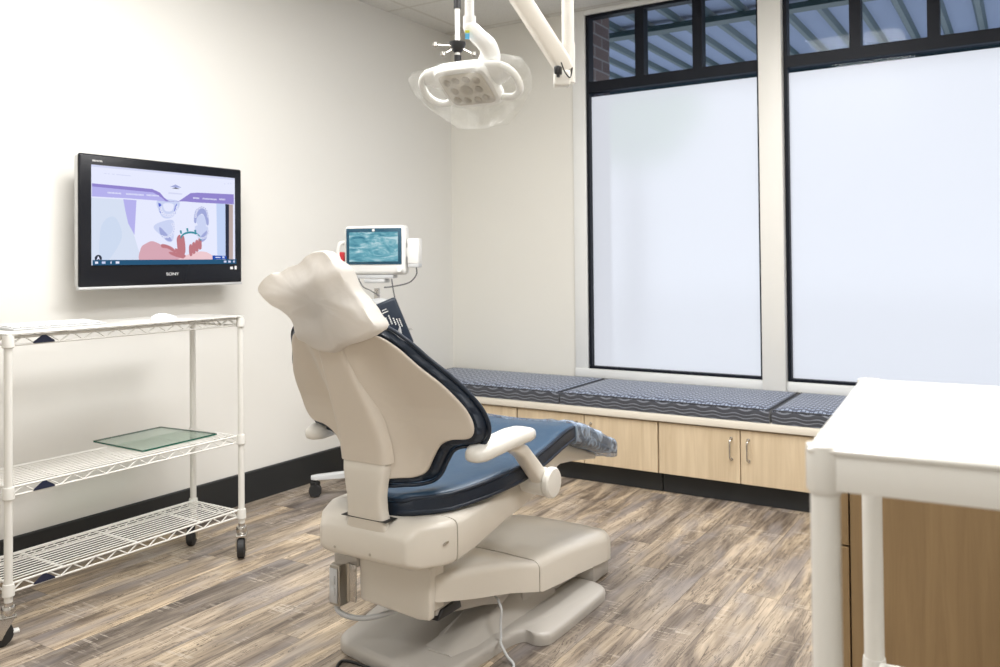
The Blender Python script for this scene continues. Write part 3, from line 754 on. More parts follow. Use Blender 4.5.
# seat side skirt
prof = [(1.953,.505),(1.953,.366),(2.02,.372),(2.17,.404),(2.32,.428),(2.45,.452),(2.56,.49),(2.72,.475),(2.90,.43),(2.93,.44),(2.91,.462),(2.7,.52),(2.56,.575),(2.45,.555),(2.25,.515),(2.1,.508)]
xs = [p[0] for p in prof]
def skirt_ring(y):
    zb = interp(y, [1.918,2.00,2.17,2.32,2.45,2.56,2.72,2.92], [.360,.368,.404,.428,.452,.492,.472,.438])
    zt = interp(y, [1.953,2.1,2.25,2.45,2.56,2.7,2.92], [.488,.505,.522,.558,.572,.535,.462])
    hw = interp(y, [1.953,2.45,2.56,2.92], [.232,.232,.205,.17])
    return sring(y, hw, zb, zt, 9)
b = MB(); b.loft([skirt_ring(1.918+k*(2.92-1.918)/24) for k in range(25)])
dpart(b, 'seat_skirt', M_cream, smooth=50)
# seat cushion
def cush_ring(y, grow=0, dz=0):
    hw = interp(y, [1.85,1.856,1.87,1.91,1.95,2.0,2.06,2.12,2.2,2.35,2.5,2.62,2.85,2.97,3.03,3.045], [.05,.09,.12,.16,.188,.215,.245,.265,.276,.278,.272,.262,.248,.232,.205,.16])+grow
    zt = interp(y, [1.85,1.865,1.95,2.02,2.1,2.25,2.38,2.48,2.54,2.62,2.75,2.90,3.02,3.045], [.535,.552,.556,.568,.584,.600,.625,.648,.650,.633,.590,.532,.486,.468])+grow
    zb = interp(y, [1.85,1.95,2.1,2.25,2.45,2.55,2.62,2.8,3.045], [.486,.484,.508,.525,.563,.578,.568,.512,.432])-grow
    n = 48; zc_, hh = (zt+zb)/2, (zt-zb)/2; r = []
    for k in range(n):
        t = 2*PI*k/n; c, s_ = math.cos(t), math.sin(t); p = 6
        a = math.copysign(abs(c)**(2/p), c)*hw; bb = math.copysign(abs(s_)**(2/p), s_)*hh
        dish = -.012*math.cos(min(1, abs(a)/(hw*.85))*PI/2) if s_ > .3 else 0
        r.append(Vector((a, y, zc_+bb+dish+dz)))
    return r
ysn = [1.85,1.856,1.863,1.87,1.89,1.91,1.93,1.97]+[2.0+.03*k for k in range(32)]+[2.95,2.97,2.99,3.01,3.03,3.04,3.045]
b = MB(); b.loft([cush_ring(y) for y in ysn]); sc_ = dpart(b, 'seat_cushion', M_seat, smooth=60)
# the lower band of the cushion and the welts
def edge_line(zfrac, grow):
    L_, R_ = [], []
    for y in [1.856,1.87,1.89,1.91,1.93,1.95]+[2.0+.05*k for k in range(19)]+[2.97,3.02]:
        rr = cush_ring(y); hw = max(p.x for p in rr); zt = max(p.z for p in rr); zb = min(p.z for p in rr)
        R_.append(Vector((hw+grow, y, zb+(zt-zb)*zfrac))); L_.append(Vector((-hw-grow, y, zb+(zt-zb)*zfrac)))
    return L_[::-1] + [] + R_
b = MB(); b.tube(edge_line(.80,-.004), .0065, 8); b.tube(edge_line(.22,-.002), .0065, 8); dsub(b, 'piping', M_navy, sc_, 60)
b = MB()
rr = []
for y in [1.847]+ysn[1:-8]:
    q = cush_ring(y, .0025); zt = max(p.z for p in q); zb = min(p.z for p in q); rr.append([Vector((p.x, p.y, min(p.z, zb+(zt-zb)*.72))) for p in q])
b.loft(rr); dsub(b, 'side_band', M_navy, sc_, 60)
# armrests
def armrest(s_):
    u = s_*.30
    rings = []
    for y, hw, h, zc_ in ((1.887,.014,.010,.670),(1.895,.027,.018,.671),(1.92,.038,.023,.674),(2.01,.041,.024,.681),(2.10,.043,.024,.686),(2.15,.041,.023,.685),(2.18,.033,.019,.682),(2.192,.016,.010,.680)):
        rings.append([Vector((p.x, p.y, p.z)) for p in sring(y, hw, zc_-h, zc_+h, 3, 24, u)])
    a = MB(); a.loft(rings); ar = dpart(a, 'armrest', M_cream_w, smooth=60)
    rings = []
    path = [(2.03,.672,.020,.010),(2.10,.657,.023,.016),(2.15,.635,.023,.021),(2.21,.58,.022,.024),(2.272,.522,.022,.027)]
    for i, (y, z, hw, ht) in enumerate(path):
        y2, z2 = path[min(i+1, 4)][:2]; y1, z1 = path[max(i-1, 0)][:2]
        d = Vector((0, y2-y1, z2-z1)).normalized(); nn = Vector((0, -d.z, d.y))
        rings.append([Vector((u-s_*.004+math.copysign(abs(math.cos(t))**.5, math.cos(t))*hw, y, z)) + nn*math.copysign(abs(math.sin(t))**.5, math.sin(t))*ht for t in [2*PI*k/24 for k in range(24)]])
    k_ = MB(); k_.loft(rings); dsub(k_, 'armrest_link', M_cream, ar, 60)
    k_ = MB(); R_ = Matrix.Rotation(PI/2, 4, 'Y')
    k_.lathe([(.030,-.070),(.040,-.062),(.043,-.03),(.043,.014),(.038,.016),(.038,.019),(.046,.021),(.0475,.026),(.047,.036),(.042,.041),(.015,.043)] if s_ > 0 else [(.015,-.043),(.040,-.041),(.047,-.036),(.048,-.026),(.046,-.020),(.043,-.018),(.043,.03),(.040,.062),(.030,.070)], (u, 2.278, .517), 32, mx=R_)
    dsub(k_, 'pivot_hub', M_cream_w, ar, 40)
M_cream_w = mat('pale_cream_plastic', (.78,.76,.71), .3, coat=.2)
armrest(1); armrest(-1)
# backrest surfaces
def ycb(z): return interp(z, [.45,.60,.68,.77,.86,.96,1.05,1.25], [1.80,1.80,1.79,1.765,1.73,1.685,1.64,1.57])
def lean(z): return -.020*smoothstep(.70,.92,z)
def bs(u, z, off=0): return Vector((u+lean(z), ycb(z)+interp(z, [.6,.8,1.0], [.09,.08,.035])*smoothstep(.05,.14,abs(u))+.35*u*u+off, z))
half = [(0,.985),(.06,.990),(.11,1.003),(.15,1.003),(.19,.975),(.228,.925),(.272,.873),(.302,.815),(.312,.765),(.305,.733),(.285,.716),(.235,.709),(.198,.69),(.172,.655),(.145,.612),(.115,.595),(.08,.598),(0,.60)]
def outline(grow=0, k=6):
    pts = [(u, z) for u, z in half] + [(-u, z) for u, z in half[-2:0:-1]]
    d = crom([(u, z, 0) for u, z in pts], k); d = [(v.x, v.y) for v in d]
    if grow:
        n = len(d); o_ = []
        for i in range(n):
            a, c_ = d[(i-2) % n], d[(i+2) % n]; tx_, ty_ = c_[0]-a[0], c_[1]-a[1]; L_ = math.hypot(tx_, ty_) or 1
            o_.append((d[i][0]-ty_/L_*grow, d[i][1]+tx_/L_*grow))
        d = o_
    return d
def slab(grow, y0, y1, rad, m_in=(.0,.79), bulge0=0, bulge1=0):
    """plate following the curved back surface, rounded rim"""
    dl = outline(grow); b = MB(); rings = []
    def ring(s_, off): return [bs(m_in[0]+(u-m_in[0])*s_, m_in[1]+(z-m_in[1])*s_, off) for u, z in dl]
    for s_ in (.06,.13,.2,.27,.34,.42,.5,.58,.66,.74,.82,.9,.95): rings.append(ring(s_, y0-bulge0*(1-s_*s_)))
    rings += [ring(1-rad*.5, y0+.0), ring(1-rad*.12, y0+rad*.08), ring(1, (y0+y1)/2), ring(1-rad*.12, y1-rad*.08), ring(1-rad*.5, y1)]
    for s_ in (.92,.84,.75,.66,.57,.48,.39,.3,.2,.1): rings.append(ring(s_, y1+bulge1*(1-s_*s_)))
    b.loft(rings); return b
dpart(slab(0, -.006, .006, .03, bulge0=.0), 'backrest_shell', M_shell, smooth=60)
bc_ = dpart(slab(.020, .010, .062, .10, bulge1=.02), 'backrest_cushion', M_navy, smooth=60)
b = MB(); b.tube([bs(u*1.0, z, .030) for u, z in outline(.026)], .0055, 8, closed=True); dsub(b, 'piping', M_navy, bc_, 60)
# raised spine on the shell + support strap below
def spine_ring(z, hw, d):
    r = []
    for k in range(15):
        t = -1+2*k/14; u = hw*t; prof_ = (1-abs(t)**10)
        r.append(Vector((u+lean(z)+.008, ycb(z)-.008-d*prof_, z)))
    r += [Vector((hw*1.02+lean(z)+.008, ycb(z)+.02, z)), Vector((-hw*1.02+lean(z)+.008, ycb(z)+.02, z))]
    return r
b = MB(); b.loft([spine_ring(z, hw, d) for z, hw, d in ((1.0,.042,.002),(.94,.047,.005),(.88,.056,.008),(.82,.068,.010),(.76,.078,.011),(.70,.082,.012),(.66,.083,.012),(.645,.083,.012))])
dpart(b, 'backrest_spine', M_shell, smooth=60)
def strap(z, hw, y, th): return [Vector((p.x+.009, p.y, z)) for p in [Vector((math.copysign(abs(math.cos(t))**.35, math.cos(t))*hw, y+math.copysign(abs(math.sin(t))**.35, math.sin(t))*th, 0)) for t in [2*PI*k/32 for k in range(32)]]]
b = MB(); b.loft([strap(.656,.074,1.800,.014), strap(.650,.076,1.798,.020), strap(.62,.074,1.796,.022), strap(.585,.067,1.795,.022), strap(.55,.062,1.796,.022), strap(.51,.062,1.799,.022), strap(.485,.066,1.803,.022), strap(.470,.071,1.806,.022), strap(.45,.074,1.808,.020)])
dpart(b, 'backrest_support', M_cream, smooth=60)
dpart(MB().box(-.072,.090,1.779,1.83,.4875,.4892,.0005), 'support_slot', M_dark, smooth=0)
# headrest under the cover
dpart(MB().loft([[bs(math.cos(t)*.085*s_, 1.09+math.copysign(abs(math.sin(t))**.7, math.sin(t))*.07*s_, off-.005) for t in [2*PI*k/24 for k in range(24)]] for s_, off in ((.5,.025),(.95,.03),(1,.045),(.95,.055),(.5,.06))]), 'headrest', M_navy, smooth=60)
dpart(MB().box(-.03,.03,1.676,1.686,.96,1.06,.003), 'headrest_post', M_steel)
# junction box on the left rear
jb = MB().prism([(-.222,.170),(-.220,.288),(-.180,.290),(-.178,.168)], 'y', 1.885, 1.95, bev=.003)
j = dpart(jb, 'junction_box', M_steel, smooth=30)
dsub(MB().box(-.216,-.186,1.8805,1.8845,.178,.280,.001).box(-.209,-.193,1.8775,1.8805,.20,.225,.001).box(-.209,-.193,1.8775,1.8805,.235,.26,.001), 'outlet_plate', M_grey_pl, j)
hb = MB().box(-.156,-.122,1.893,1.8975,.190,.30,.001)
for z in (.205,.245,.285): hb.cyl((-.125, 1.893, z), (-.125, 1.890, z), .004, 10)
dsub(hb, 'hinge_plate', M_chrome, j)
dsub(MB().cyl((-.152,1.895,.188),(-.152,1.895,.302), .006, 10), 'hinge_pin', M_steel, j)
dpart(MB().box(-.215,-.12,1.90,1.93,.292,.32,.004).prism([(-.22,.29),(-.12,.335),(-.12,.315),(-.2,.285)], 'y', 1.895, 1.93), 'bracket', M_cream_d)
dpart(MB().tube(crom([(-.205,1.90,.172),(-.20,1.90,.150),(-.17,1.91,.135),(-.11,1.93,.135),(-.05,1.98,.150),(.0,2.05,.17)], 6, False), .008, 10), 'hose', M_grey_pl, smooth=60)
# supply cable
cab = MB().tube(crom([(.03,2.33,.125),(.12,2.26,.150),(.185,2.21,.13),(.19,2.20,.09),(.20,2.185,.050),(.215,2.16,.046),(.244,2.148,.02),(.275,2.135,.0045),(.30,2.05,.0045),(.33,1.9,.0045),(.34,1.7,.0045)], 6, False), .0042, 8)
dpart(cab, 'power_cable', M_grey_pl, smooth=60)
fc = MB().tube(crom([(.12,1.87,.005),(.05,1.885,.005),(-.03,1.90,.005),(-.10,1.905,.005),(-.155,1.905,.005),(-.18,1.89,.005),(-.15,1.84,.005),(-.05,1.78,.005)], 6, False), .0042, 8)
dpart(fc, 'foot_control_cable', M_rubber, smooth=60)

# cover pulled over the headrest
pts = [(-.236,1.117),(-.215,1.148),(-.175,1.172),(-.145,1.176),(-.095,1.190),(-.042,1.214),(.018,1.228),(.055,1.200),(.090,1.162),(.118,1.115),(.155,1.065),(.180,1.032),(.150,1.012),(.073,.981),(.03,.966),(-.005,.958),(-.05,.968),(-.091,.984),(-.105,1.005),(-.118,1.040),(-.14,1.062),(-.19,1.082),(-.222,1.098)]
dl = [(v.x, v.y) for v in crom([(a, b_, 0) for a, b_ in pts], 6)]
c0 = (-.01, 1.095)
def bagp(u, z, off, s_):
    uu, zz = c0[0]+(u-c0[0])*s_, c0[1]+(z-c0[1])*s_
    y = 1.648-.17*(zz-1.0)+off
    q = Vector((uu*9+zz*4, off*14, zz*7-uu*3)); n1 = noise.noise(q); n2 = noise.noise(q*2.3+Vector((7,3,1)))
    cr = (abs(n1)-.2)*.026 + (abs(n2)-.2)*.012
    cr *= smoothstep(.0, .35, s_)
    j1 = noise.noise(Vector((uu*26, 1.3, zz*26)))*.007*smoothstep(.8, 1.0, s_); uu += j1; zz += noise.noise(Vector((uu*22, 5.1, zz*22)))*.006*smoothstep(.8, 1.0, s_)
    zlow = smoothstep(1.06, .97, zz)
    return Vector((uu, y+cr*(1-.2*s_), zz + .15*off*0))
b = MB(); rings = []
for s_ in (.06,.2,.35,.5,.63,.75,.85,.93,.98): rings.append([bagp(u, z, -.022*(1-s_**3), s_) for u, z in dl])
for s_, off in ((1.0,.010),(1.0,.025),(.99,.042),(.97,.052),(.94,.058)):
    # towards the front the cover narrows and follows the pad
    rings.append([bagp(u, z-.10*(off-.0)*0 , off, s_) for u, z in dl])
for s_ in (.9,.8,.65,.5,.3,.1): rings.append([bagp(u, z, .058+.015*(1-s_), s_) for u, z in dl])
rings = [[Vector((p.x+XC, p.y, p.z)) for p in r] for r in rings]
b.loft(rings); ho = b.build('headrest_cover', M_bag, None, 60, Vector((XC, 1.66, 1.1)), 0)
tag(ho, 'crumpled white disposable cover pulled over the headrest of the dental chair', 'headrest cover')
# clear film on the toe board
b = MB(); rings = []
for k in range(28):
    y = 2.56+k*(3.055-2.56)/27
    q = cush_ring(min(y, 3.043), .006)
    r = []
    for i, p in enumerate(q):
        w = noise.noise(Vector((p.x*30, y*38, p.z*30)))*.006 + noise.noise(Vector((p.x*80, y*20, p.z*80)))*.003
        down = -.010 if p.z < (max(a.z for a in q)+min(a.z for a in q))/2 else 0
        r.append(Vector((p.x*(1+w*2)+XC, y+w*.5, p.z+w+.002+down)))
    rings.append(r)
b.loft(rings); tf = b.build('toe_board_cover', M_toefilm, None, 60, Vector((XC, 2.78, .5)))
tag(tf, 'clear wrinkled plastic cover over the toe end of the dental chair', 'plastic cover')

# ------------------------------------------------------------------ vital signs monitor on its stand
mo = empty('monitor_stand', (-2.87, 3.37, 0), 'white rolling stand with grey cup and casters behind the dental chair', 'stand')
o = Vector(mo.location); hx, hy = -2.87, 3.37
b = MB()
b.cyl((hx, hy, .13), (hx, hy, 1.06), .015, 20, M_chrome)
b.build('pole', M_chrome, mo, 40, o)
MB().lathe([(.045,.085),(.055,.10),(.055,.14),(.03,.16),(.018,.17)], (hx, hy, 0), 28).build('hub', M_grey_pl, mo, 40, o)
for k in range(5):
    a = math.radians(222+72*k); L_ = .34; d = Vector((math.cos(a), math.sin(a), 0)); e = Vector((hx, hy, 0))+d*L_
    s = Vector((hx, hy, 0)); n_ = Vector((-d.y, d.x, 0)); rings = []
    for t, hw, z0, z1 in ((.1,.022,.095,.128),(.5,.021,.092,.122),(.93,.019,.088,.112),(1.0,.012,.090,.108)):
        p = s.lerp(e, t); rings.append([p+n_*(-hw)+Vector((0,0,z0)), p+n_*hw+Vector((0,0,z0)), p+n_*hw*1.0+Vector((0,0,z1-.006)), p+n_*hw*.6+Vector((0,0,z1)), p-n_*hw*.6+Vector((0,0,z1)), p-n_*hw+Vector((0,0,z1-.006))])
    lg = MB().loft(rings).build('leg', M_grey_pl, mo, 50, o)
    w = MB(); q = s.lerp(e, .94)
    for sg in (-1, 1):
        R_ = Matrix.Translation(q+Vector((0,0,.0325))+n_*sg*.013) @ d.to_track_quat('Y', 'Z').to_matrix().to_4x4() @ Matrix.Rotation(PI/2, 4, 'Y')
        w.lathe([(.006,-.009),(.028,-.009),(.032,-.005),(.032,.005),(.028,.009),(.006,.009)], (0,0,0), 22, mx=R_)
    w.cyl(q+Vector((0,0,.03)), q+Vector((0,0,.092)), .009, 12); w.box(q.x-.02, q.x+.02, q.y-.02, q.y+.02, .058, .078, .006)
    w.build('caster', M_rubber, lg, 40, o)
# cup / handle on the pole
MB().loft([[Vector((hx+.045+math.cos(t)*r_*1.5, hy-.03+math.sin(t)*r_, z)) for t in [2*PI*k/24 for k in range(24)]] for r_, z in ((.025,.955),(.042,.962),(.046,.985),(.034,1.005),(.012,1.01))]).build('pole_handle', M_grey_pl, mo, 50, o)
bk = MB()
for z in (.70,.75,.80,.85): bk.tube([(hx+.04, hy-.05, z), (hx+.18, hy-.05, z), (hx+.18, hy+.06, z), (hx+.04, hy+.06, z)], .003, 6, closed=True)
for t in range(6): bk.cyl((hx+.04+.028*t, hy-.05, .70), (hx+.04+.028*t, hy-.05, .85), .002, 6)
bk.build('wire_basket', M_chrome, mo, 40, o)
dev = empty('vital_signs_monitor', (-2.862, 3.355, 1.10), 'white vital signs monitor with a blue glowing screen mounted on the rolling stand', 'monitor')
o = Vector((0,0,0)); dev.rotation_euler = (0, 0, math.radians(20))
MB().box(-.165,.165,-.03,.06,.03,.285,.022,seg=4).build('monitor_case', M_white_pl, dev, 40)
M_scr = emis('monitor_screen', (.12,.4,.5), 1); m = M_scr
e_ = [n for n in m.node_tree.nodes if n.type == 'EMISSION'][0]
n1 = noise_n(m, mapped(m, (5,1,16)), 1.2, 4, .6, 2.0)
lk(m, ramp(m, n1, [(.3,(.04,.20,.30)), (.5,(.20,.50,.60)), (.66,(.70,.90,.95))]), e_.inputs[0]); e_.inputs[1].default_value = .85
MB().box(-.150,.150,-.034,-.029,.083,.270,.002).build('screen_bezel', mat('blue_bezel', (.02,.08,.13), .25), dev, 40)
MB().box(-.132,.132,-.0365,-.0345,.098,.250,.0005).build('screen', M_scr, dev, 40)
MB().lathe([(.017,0),(.017,.010),(.014,.014)], (.14,-.03,.057), 20, mx=Matrix.Rotation(PI/2, 4, 'X')).build('control_knob', M_white_pl, dev, 40)
MB().lathe([(.007,0),(.007,.004),(.004,.005)], (.0,-.033,.259), 16, mx=Matrix.Rotation(PI/2, 4, 'X')).build('camera_dot', M_white_pl, dev, 40)
MB().box(-.10,.10,-.02,.05,.012,.03,.004).box(-.055,.055,-.035,.06,-.012,.008,.006).build('mount_bracket', M_grey_pl, dev, 40)
MB().box(.176,.236,-.02,.05,.085,.215,.006).box(.164,.178,.0,.03,.12,.17,.002).build('side_module', M_white_pl, dev, 40)
MB().box(.178,.234,-.018,.048,.066,.086,.004).build('side_module_base', M_grey_pl, dev, 40)
cb = MB().tube(crom([(.215,.01,.066),(.215,.01,.03),(.18,.0,-.01),(.10,-.01,-.03),(.05,-.02,-.035)], 6, False), .0035, 8)
cb.tube(crom([(.09,-.015,.01),(.10,-.02,-.05),(.115,-.02,-.12),(.13,-.02,-.19)], 6, False), .0035, 8)
cb.tube(crom([(-.09,-.015,.01),(-.06,-.03,-.03),(-.02,-.03,-.05),(.03,-.03,-.08)], 6, False), .003, 8)
cb.build('cables', M_grey_d, dev, 60) if False else cb.build('cables', mat('grey_cable', (.12,.12,.125), .5), dev, 60)
pr = MB().tube(crom([(-.17,0,.20),(-.195,-.01,.19),(-.205,-.01,.14),(-.195,-.01,.10),(-.20,-.01,.06)], 5, False), [.012]*21, 10)
pr.build('thermometer_holder', M_white_pl, dev, 60)
MB().box(-.205,-.17,-.015,.005,.10,.15,.006).build('probe_cap', mat('red_plastic', (.55,.03,.04), .4), dev, 40)
cf = empty('blood_pressure_cuff', (-2.70, 3.27, .86), 'navy blood pressure cuff with white print hanging from the monitor stand', 'blood pressure cuff')
mx = Matrix.Translation((-2.672, 3.265, .892)) @ Matrix.Rotation(math.radians(38), 4, 'Z') @ Matrix.Rotation(math.radians(-22), 4, 'Y')
b = MB().box(-.055,.055,-.014,.014,-.13,.12,.013,seg=3,mx=mx).box(-.085,-.04,-.010,.016,.02,.09,.008,mx=mx)
b.build('cuff_body', M_navy, cf, 40, Vector((-2.70, 3.27, .86)))
pr = MB()
for (x_, z_, w_, h_) in ((-.03,.0,.008,.045),(-.012,.0,.007,.05),(.004,-.01,.007,.04),(.018,-.03,.006,.05),(.03,-.03,.006,.045),(-.035,.065,.04,.006),(-.03,.078,.03,.005)):
    n = max(1, int(h_/.009))
    for q in range(n): pr.box(x_, x_+w_*.8, -.0152, -.0144, z_+q*h_/n, z_+(q+.7)*h_/n, mx=mx)
pr.build('printed_text', M_white_pl, cf, 0, Vector((-2.70, 3.27, .86)))
cl = MB()
for k in range(7):
    a = k*.9; cl.tube([(hx+.20+.035*math.cos(a+t*2*PI), 3.28+.012*math.sin(a), .83+.07*math.sin(t*2*PI)-.006*k) for t in [q/24 for q in range(24)]], .0032, 6, closed=True)
tag(cl.build('coiled_hose', M_grey_pl, None, 60, Vector((hx+.20, 3.28, .83))), 'coiled grey hose hanging beside the navy cuff on the monitor stand', 'hose')
cf.location = cf.location

# ------------------------------------------------------------------ dental operatory light
Rv, Uv, Fv = Vector((.847,.531,-.010)), Vector((.016,-.007,1.0)), Vector((-.531,.847,.014))
CAM = Vector((0,0,1.2)); FPX = 843.08
def at(px, py, d): return CAM + (Fv + Rv*((px-500)/FPX) + Uv*((247.87-py)/FPX))*d
LC = at(467, 89, 2.5)
w_ = (Rv*.13-Fv*.074).normalized(); h_ = (Rv*.053-Uv*.074+Fv*.093).normalized(); n_ = w_.cross(h_).normalized(); h_ = n_.cross(w_).normalized()
if n_.z > 0: n_ = -n_
LM = Matrix(((w_.x,h_.x,n_.x,LC.x),(w_.y,h_.y,n_.y,LC.y),(w_.z,h_.z,n_.z,LC.z),(0,0,0,1)))  # x: width, y: toward viewer/down, z: beam direction
dl_ = empty('dental_light', (LC.x, LC.y, LC.z), 'white dental operatory light hanging over the chair from its jointed ceiling arm', 'dental light')
def lpart(b, name, m, parent=None, local=True, smooth=50):
    if local:
        for v_ in b.bm.verts: v_.co = LM @ v_.co
    p = b.build(name, m, parent or dl_, smooth, LC if True else None)
    p.location = (0,0,0); return p
def rrect(hx_, hy_, z, p=5, n=40, cx=0, cy=0): return [Vector((cx+math.copysign(abs(math.cos(t))**(2/p), math.cos(t))*hx_, cy+math.copysign(abs(math.sin(t))**(2/p), math.sin(t))*hy_, z)) for t in [2*PI*k/n for k in range(n)]]
lpart(MB().loft([rrect(.03,.03,-.062,3), rrect(.072,.058,-.056,4), rrect(.092,.080,-.035,5), rrect(.094,.084,-.012,5), rrect(.088,.078,-.002,5)]), 'lamp_head', M_white_pl)
for s_ in (-1, 1):   # side wings with loop handles
    b = MB(); b.loft([[Vector((s_*x_, y_*1.0, z_)) for y_, z_ in [(cy_+math.cos(t)*hy_, -.03+math.sin(t)*hz_) for t in [2*PI*k/20 for k in range(20)]]] for x_, cy_, hy_, hz_ in ((.06,-.02,.055,.024),(.10,-.025,.045,.020),(.13,-.03,.034,.016),(.15,-.03,.02,.011))])
    lpart(b, 'side_wing', M_white_pl)
    pts_ = crom([(s_*.085,-.045,-.03),(s_*.13,-.05,-.028),(s_*.160,-.02,-.022),(s_*.160,.03,-.016),(s_*.13,.06,-.014),(s_*.085,.058,-.015)], 6, False)
    lpart(MB().tube(pts_, .011, 12), 'handle', M_white_pl)
lpart(MB().loft([rrect(.073,.060,-.003,7), rrect(.076,.063,.001,7), rrect(.073,.060,.004,7)]), 'lens_panel', mat('lens_panel', (.60,.565,.50), .25, coat=.6))
b = MB()
for i, (x_, y_) in enumerate([(-.05,-.035),(-.018,-.042),(.018,-.042),(.05,-.035),(-.042,0),(.042,0),(-.05,.036),(-.018,.042),(.018,.042),(.05,.036)]):
    b.lathe([(.0125,.004),(.0125,.0065),(.009,.009)], (x_, y_, 0), 18)
b.lathe([(.020,.004),(.020,.006),(.012,.008)], (0,0,0), 20)
lpart(b, 'reflectors', mat('reflector', (.42,.385,.33), .3, .2))
# neck from the head up to the collar and tube
neck = crom([at(488,64,2.50), at(490,55,2.46), at(487,45,2.44), at(478,36,2.44), at(471,28,2.44), at(469.5,24,2.44)], 6, False)
rad = [interp(i/(len(neck)-1), [0,.3,.7,.9,1], [.034,.028,.024,.021,.018]) for i in range(len(neck))]
nk = lpart(MB().tube(neck, rad, 20), 'neck', M_white_pl, local=False)
dt = at(469.5,24,2.44)
lpart(MB().cyl(dt+Vector((0,0,-.006)), dt+Vector((0,0,.022)), .0185, 24), 'collar', M_white_pl, local=False)
zt = 2.17
lpart(MB().cyl(dt+Vector((0,0,.022)), (dt.x, dt.y, zt), .0135, 24), 'drop_tube', M_white_pl, local=False)
st = MB(); p = at(470.5, 31, 2.395); r3 = Rv; u3 = Uv
for k, (dz, mm) in enumerate(((.0, 'y'), (-.008, 'b'), (-.016, 'b'))): pass
def stick(px, py, wpx, hpx, m, name):
    q = [at(px, py, 2.408), at(px+wpx, py, 2.408), at(px+wpx, py+hpx, 2.408), at(px, py+hpx, 2.408)]
    b = MB(); b.bm.faces.new([b.bm.verts.new(v_) for v_ in q]); e_ = bmesh.ops.extrude_face_region(b.bm, geom=b.bm.faces[:])
    for v_ in [g_ for g_ in e_['geom'] if isinstance(g_, bmesh.types.BMVert)]: v_.co += Fv*.006
    return lpart(b, name, m, local=False, smooth=0)
stick(464.8,30,4.6,2.2, mat('yellow_sticker', (.65,.68,.05), .4), 'sticker'); stick(465,33,4.4,5.5, mat('blue_sticker', (.10,.45,.75), .4), 'sticker')
# arm: elbow above the tube, sloping beam to the post joint
el = Vector((dt.x, dt.y, zt)); jt = at(565, 78, 2.50)
lpart(MB().cyl((el.x, el.y, zt-.02), (el.x, el.y, zt+.04), .032, 24), 'elbow_joint', M_cream_w, local=False)
a0 = el+Vector((0,0,.02)); a1 = jt+Vector((0,0,.03))
d = (a1-a0).normalized(); sd = d.cross(Vector((0,0,1))).normalized(); upv = sd.cross(d)
def ringb(p, a, b_): return [p+sd*math.copysign(abs(math.cos(t))**.4, math.cos(t))*a+upv*math.copysign(abs(math.sin(t))**.4, math.sin(t))*b_ for t in [2*PI*k/24 for k in range(24)]]
lpart(MB().loft([ringb(a0, .016, .02), ringb(a0.lerp(a1,.1), .02, .028), ringb(a0.lerp(a1,.95), .02, .028), ringb(a1+d*.01, .017, .02)]), 'spring_arm', M_cream, local=False)
q = at(558, 70, 2.47)
lpart(MB().box(-.008,.008,-.012,.012,-.012,.012,.003, mx=Matrix.Translation(q)).cyl(q+Vector((0,0,-.02)), q, .005, 10), 'adjuster_bolt', M_black, local=False)
lpart(MB().box(-.028,.020,-.022,.022,-.03,.015,.005, mx=Matrix.Translation(at(563,76,2.5)) @ Matrix.Rotation(math.radians(32), 4, 'Z')), 'arm_fork', M_cream_w, local=False)
pj = at(568, 50, 2.52)
lpart(MB().cyl((pj.x, pj.y, pj.z+.0), (pj.x, pj.y, ZC-.03), .0185, 24), 'post', M_cream_w, local=False)
bt = at(568, 83, 2.52)
lpart(MB().cyl((pj.x, pj.y, bt.z), (pj.x, pj.y, pj.z+.02), .0205, 24), 'post_joint', M_cream_w, local=False)
lpart(MB().lathe([(.09,ZC-.03),(.095,ZC-.02),(.095,ZC-.001)], (pj.x, pj.y, 0), 32), 'ceiling_plate', M_cream_w, local=False)
lpart(MB().tube(crom([at(561,62,2.46), at(565,72,2.46), at(570,77,2.48), at(572,68,2.5), at(572,60,2.51)], 6, False), .002, 6), 'cable', M_rubber, local=False)
# clear film bag over the lamp head
b = MB(); rings = []
for x_, hy_, cy_, z0_, z1_ in ((-.200,.010,-.03,-.035,-.02),(-.180,.045,-.015,-.055,.012),(-.13,.085,.005,-.070,.045),(-.06,.105,.02,-.075,.075),(.02,.112,.028,-.075,.085),(.09,.108,.02,-.075,.075),(.15,.09,.0,-.070,.045),(.19,.06,-.01,-.055,.02),(.205,.02,-.02,-.04,-.01)):
    r = []
    for k in range(36):
        t = 2*PI*k/36; yy = cy_+math.cos(t)*hy_; zz = (z0_+z1_)/2+math.copysign(abs(math.sin(t))**.8, math.sin(t))*(z1_-z0_)/2
        nn = noise.noise(Vector((x_*25, yy*25, zz*25)))*.010
        r.append(LM @ Vector((x_+nn*.5, yy+nn, zz+nn)))
    rings.append(r)
b.loft(rings); fb = b.build('lamp_cover', M_film, None, 60, LC)
tag(fb, 'loose clear plastic bag over the head of the dental light', 'plastic cover')
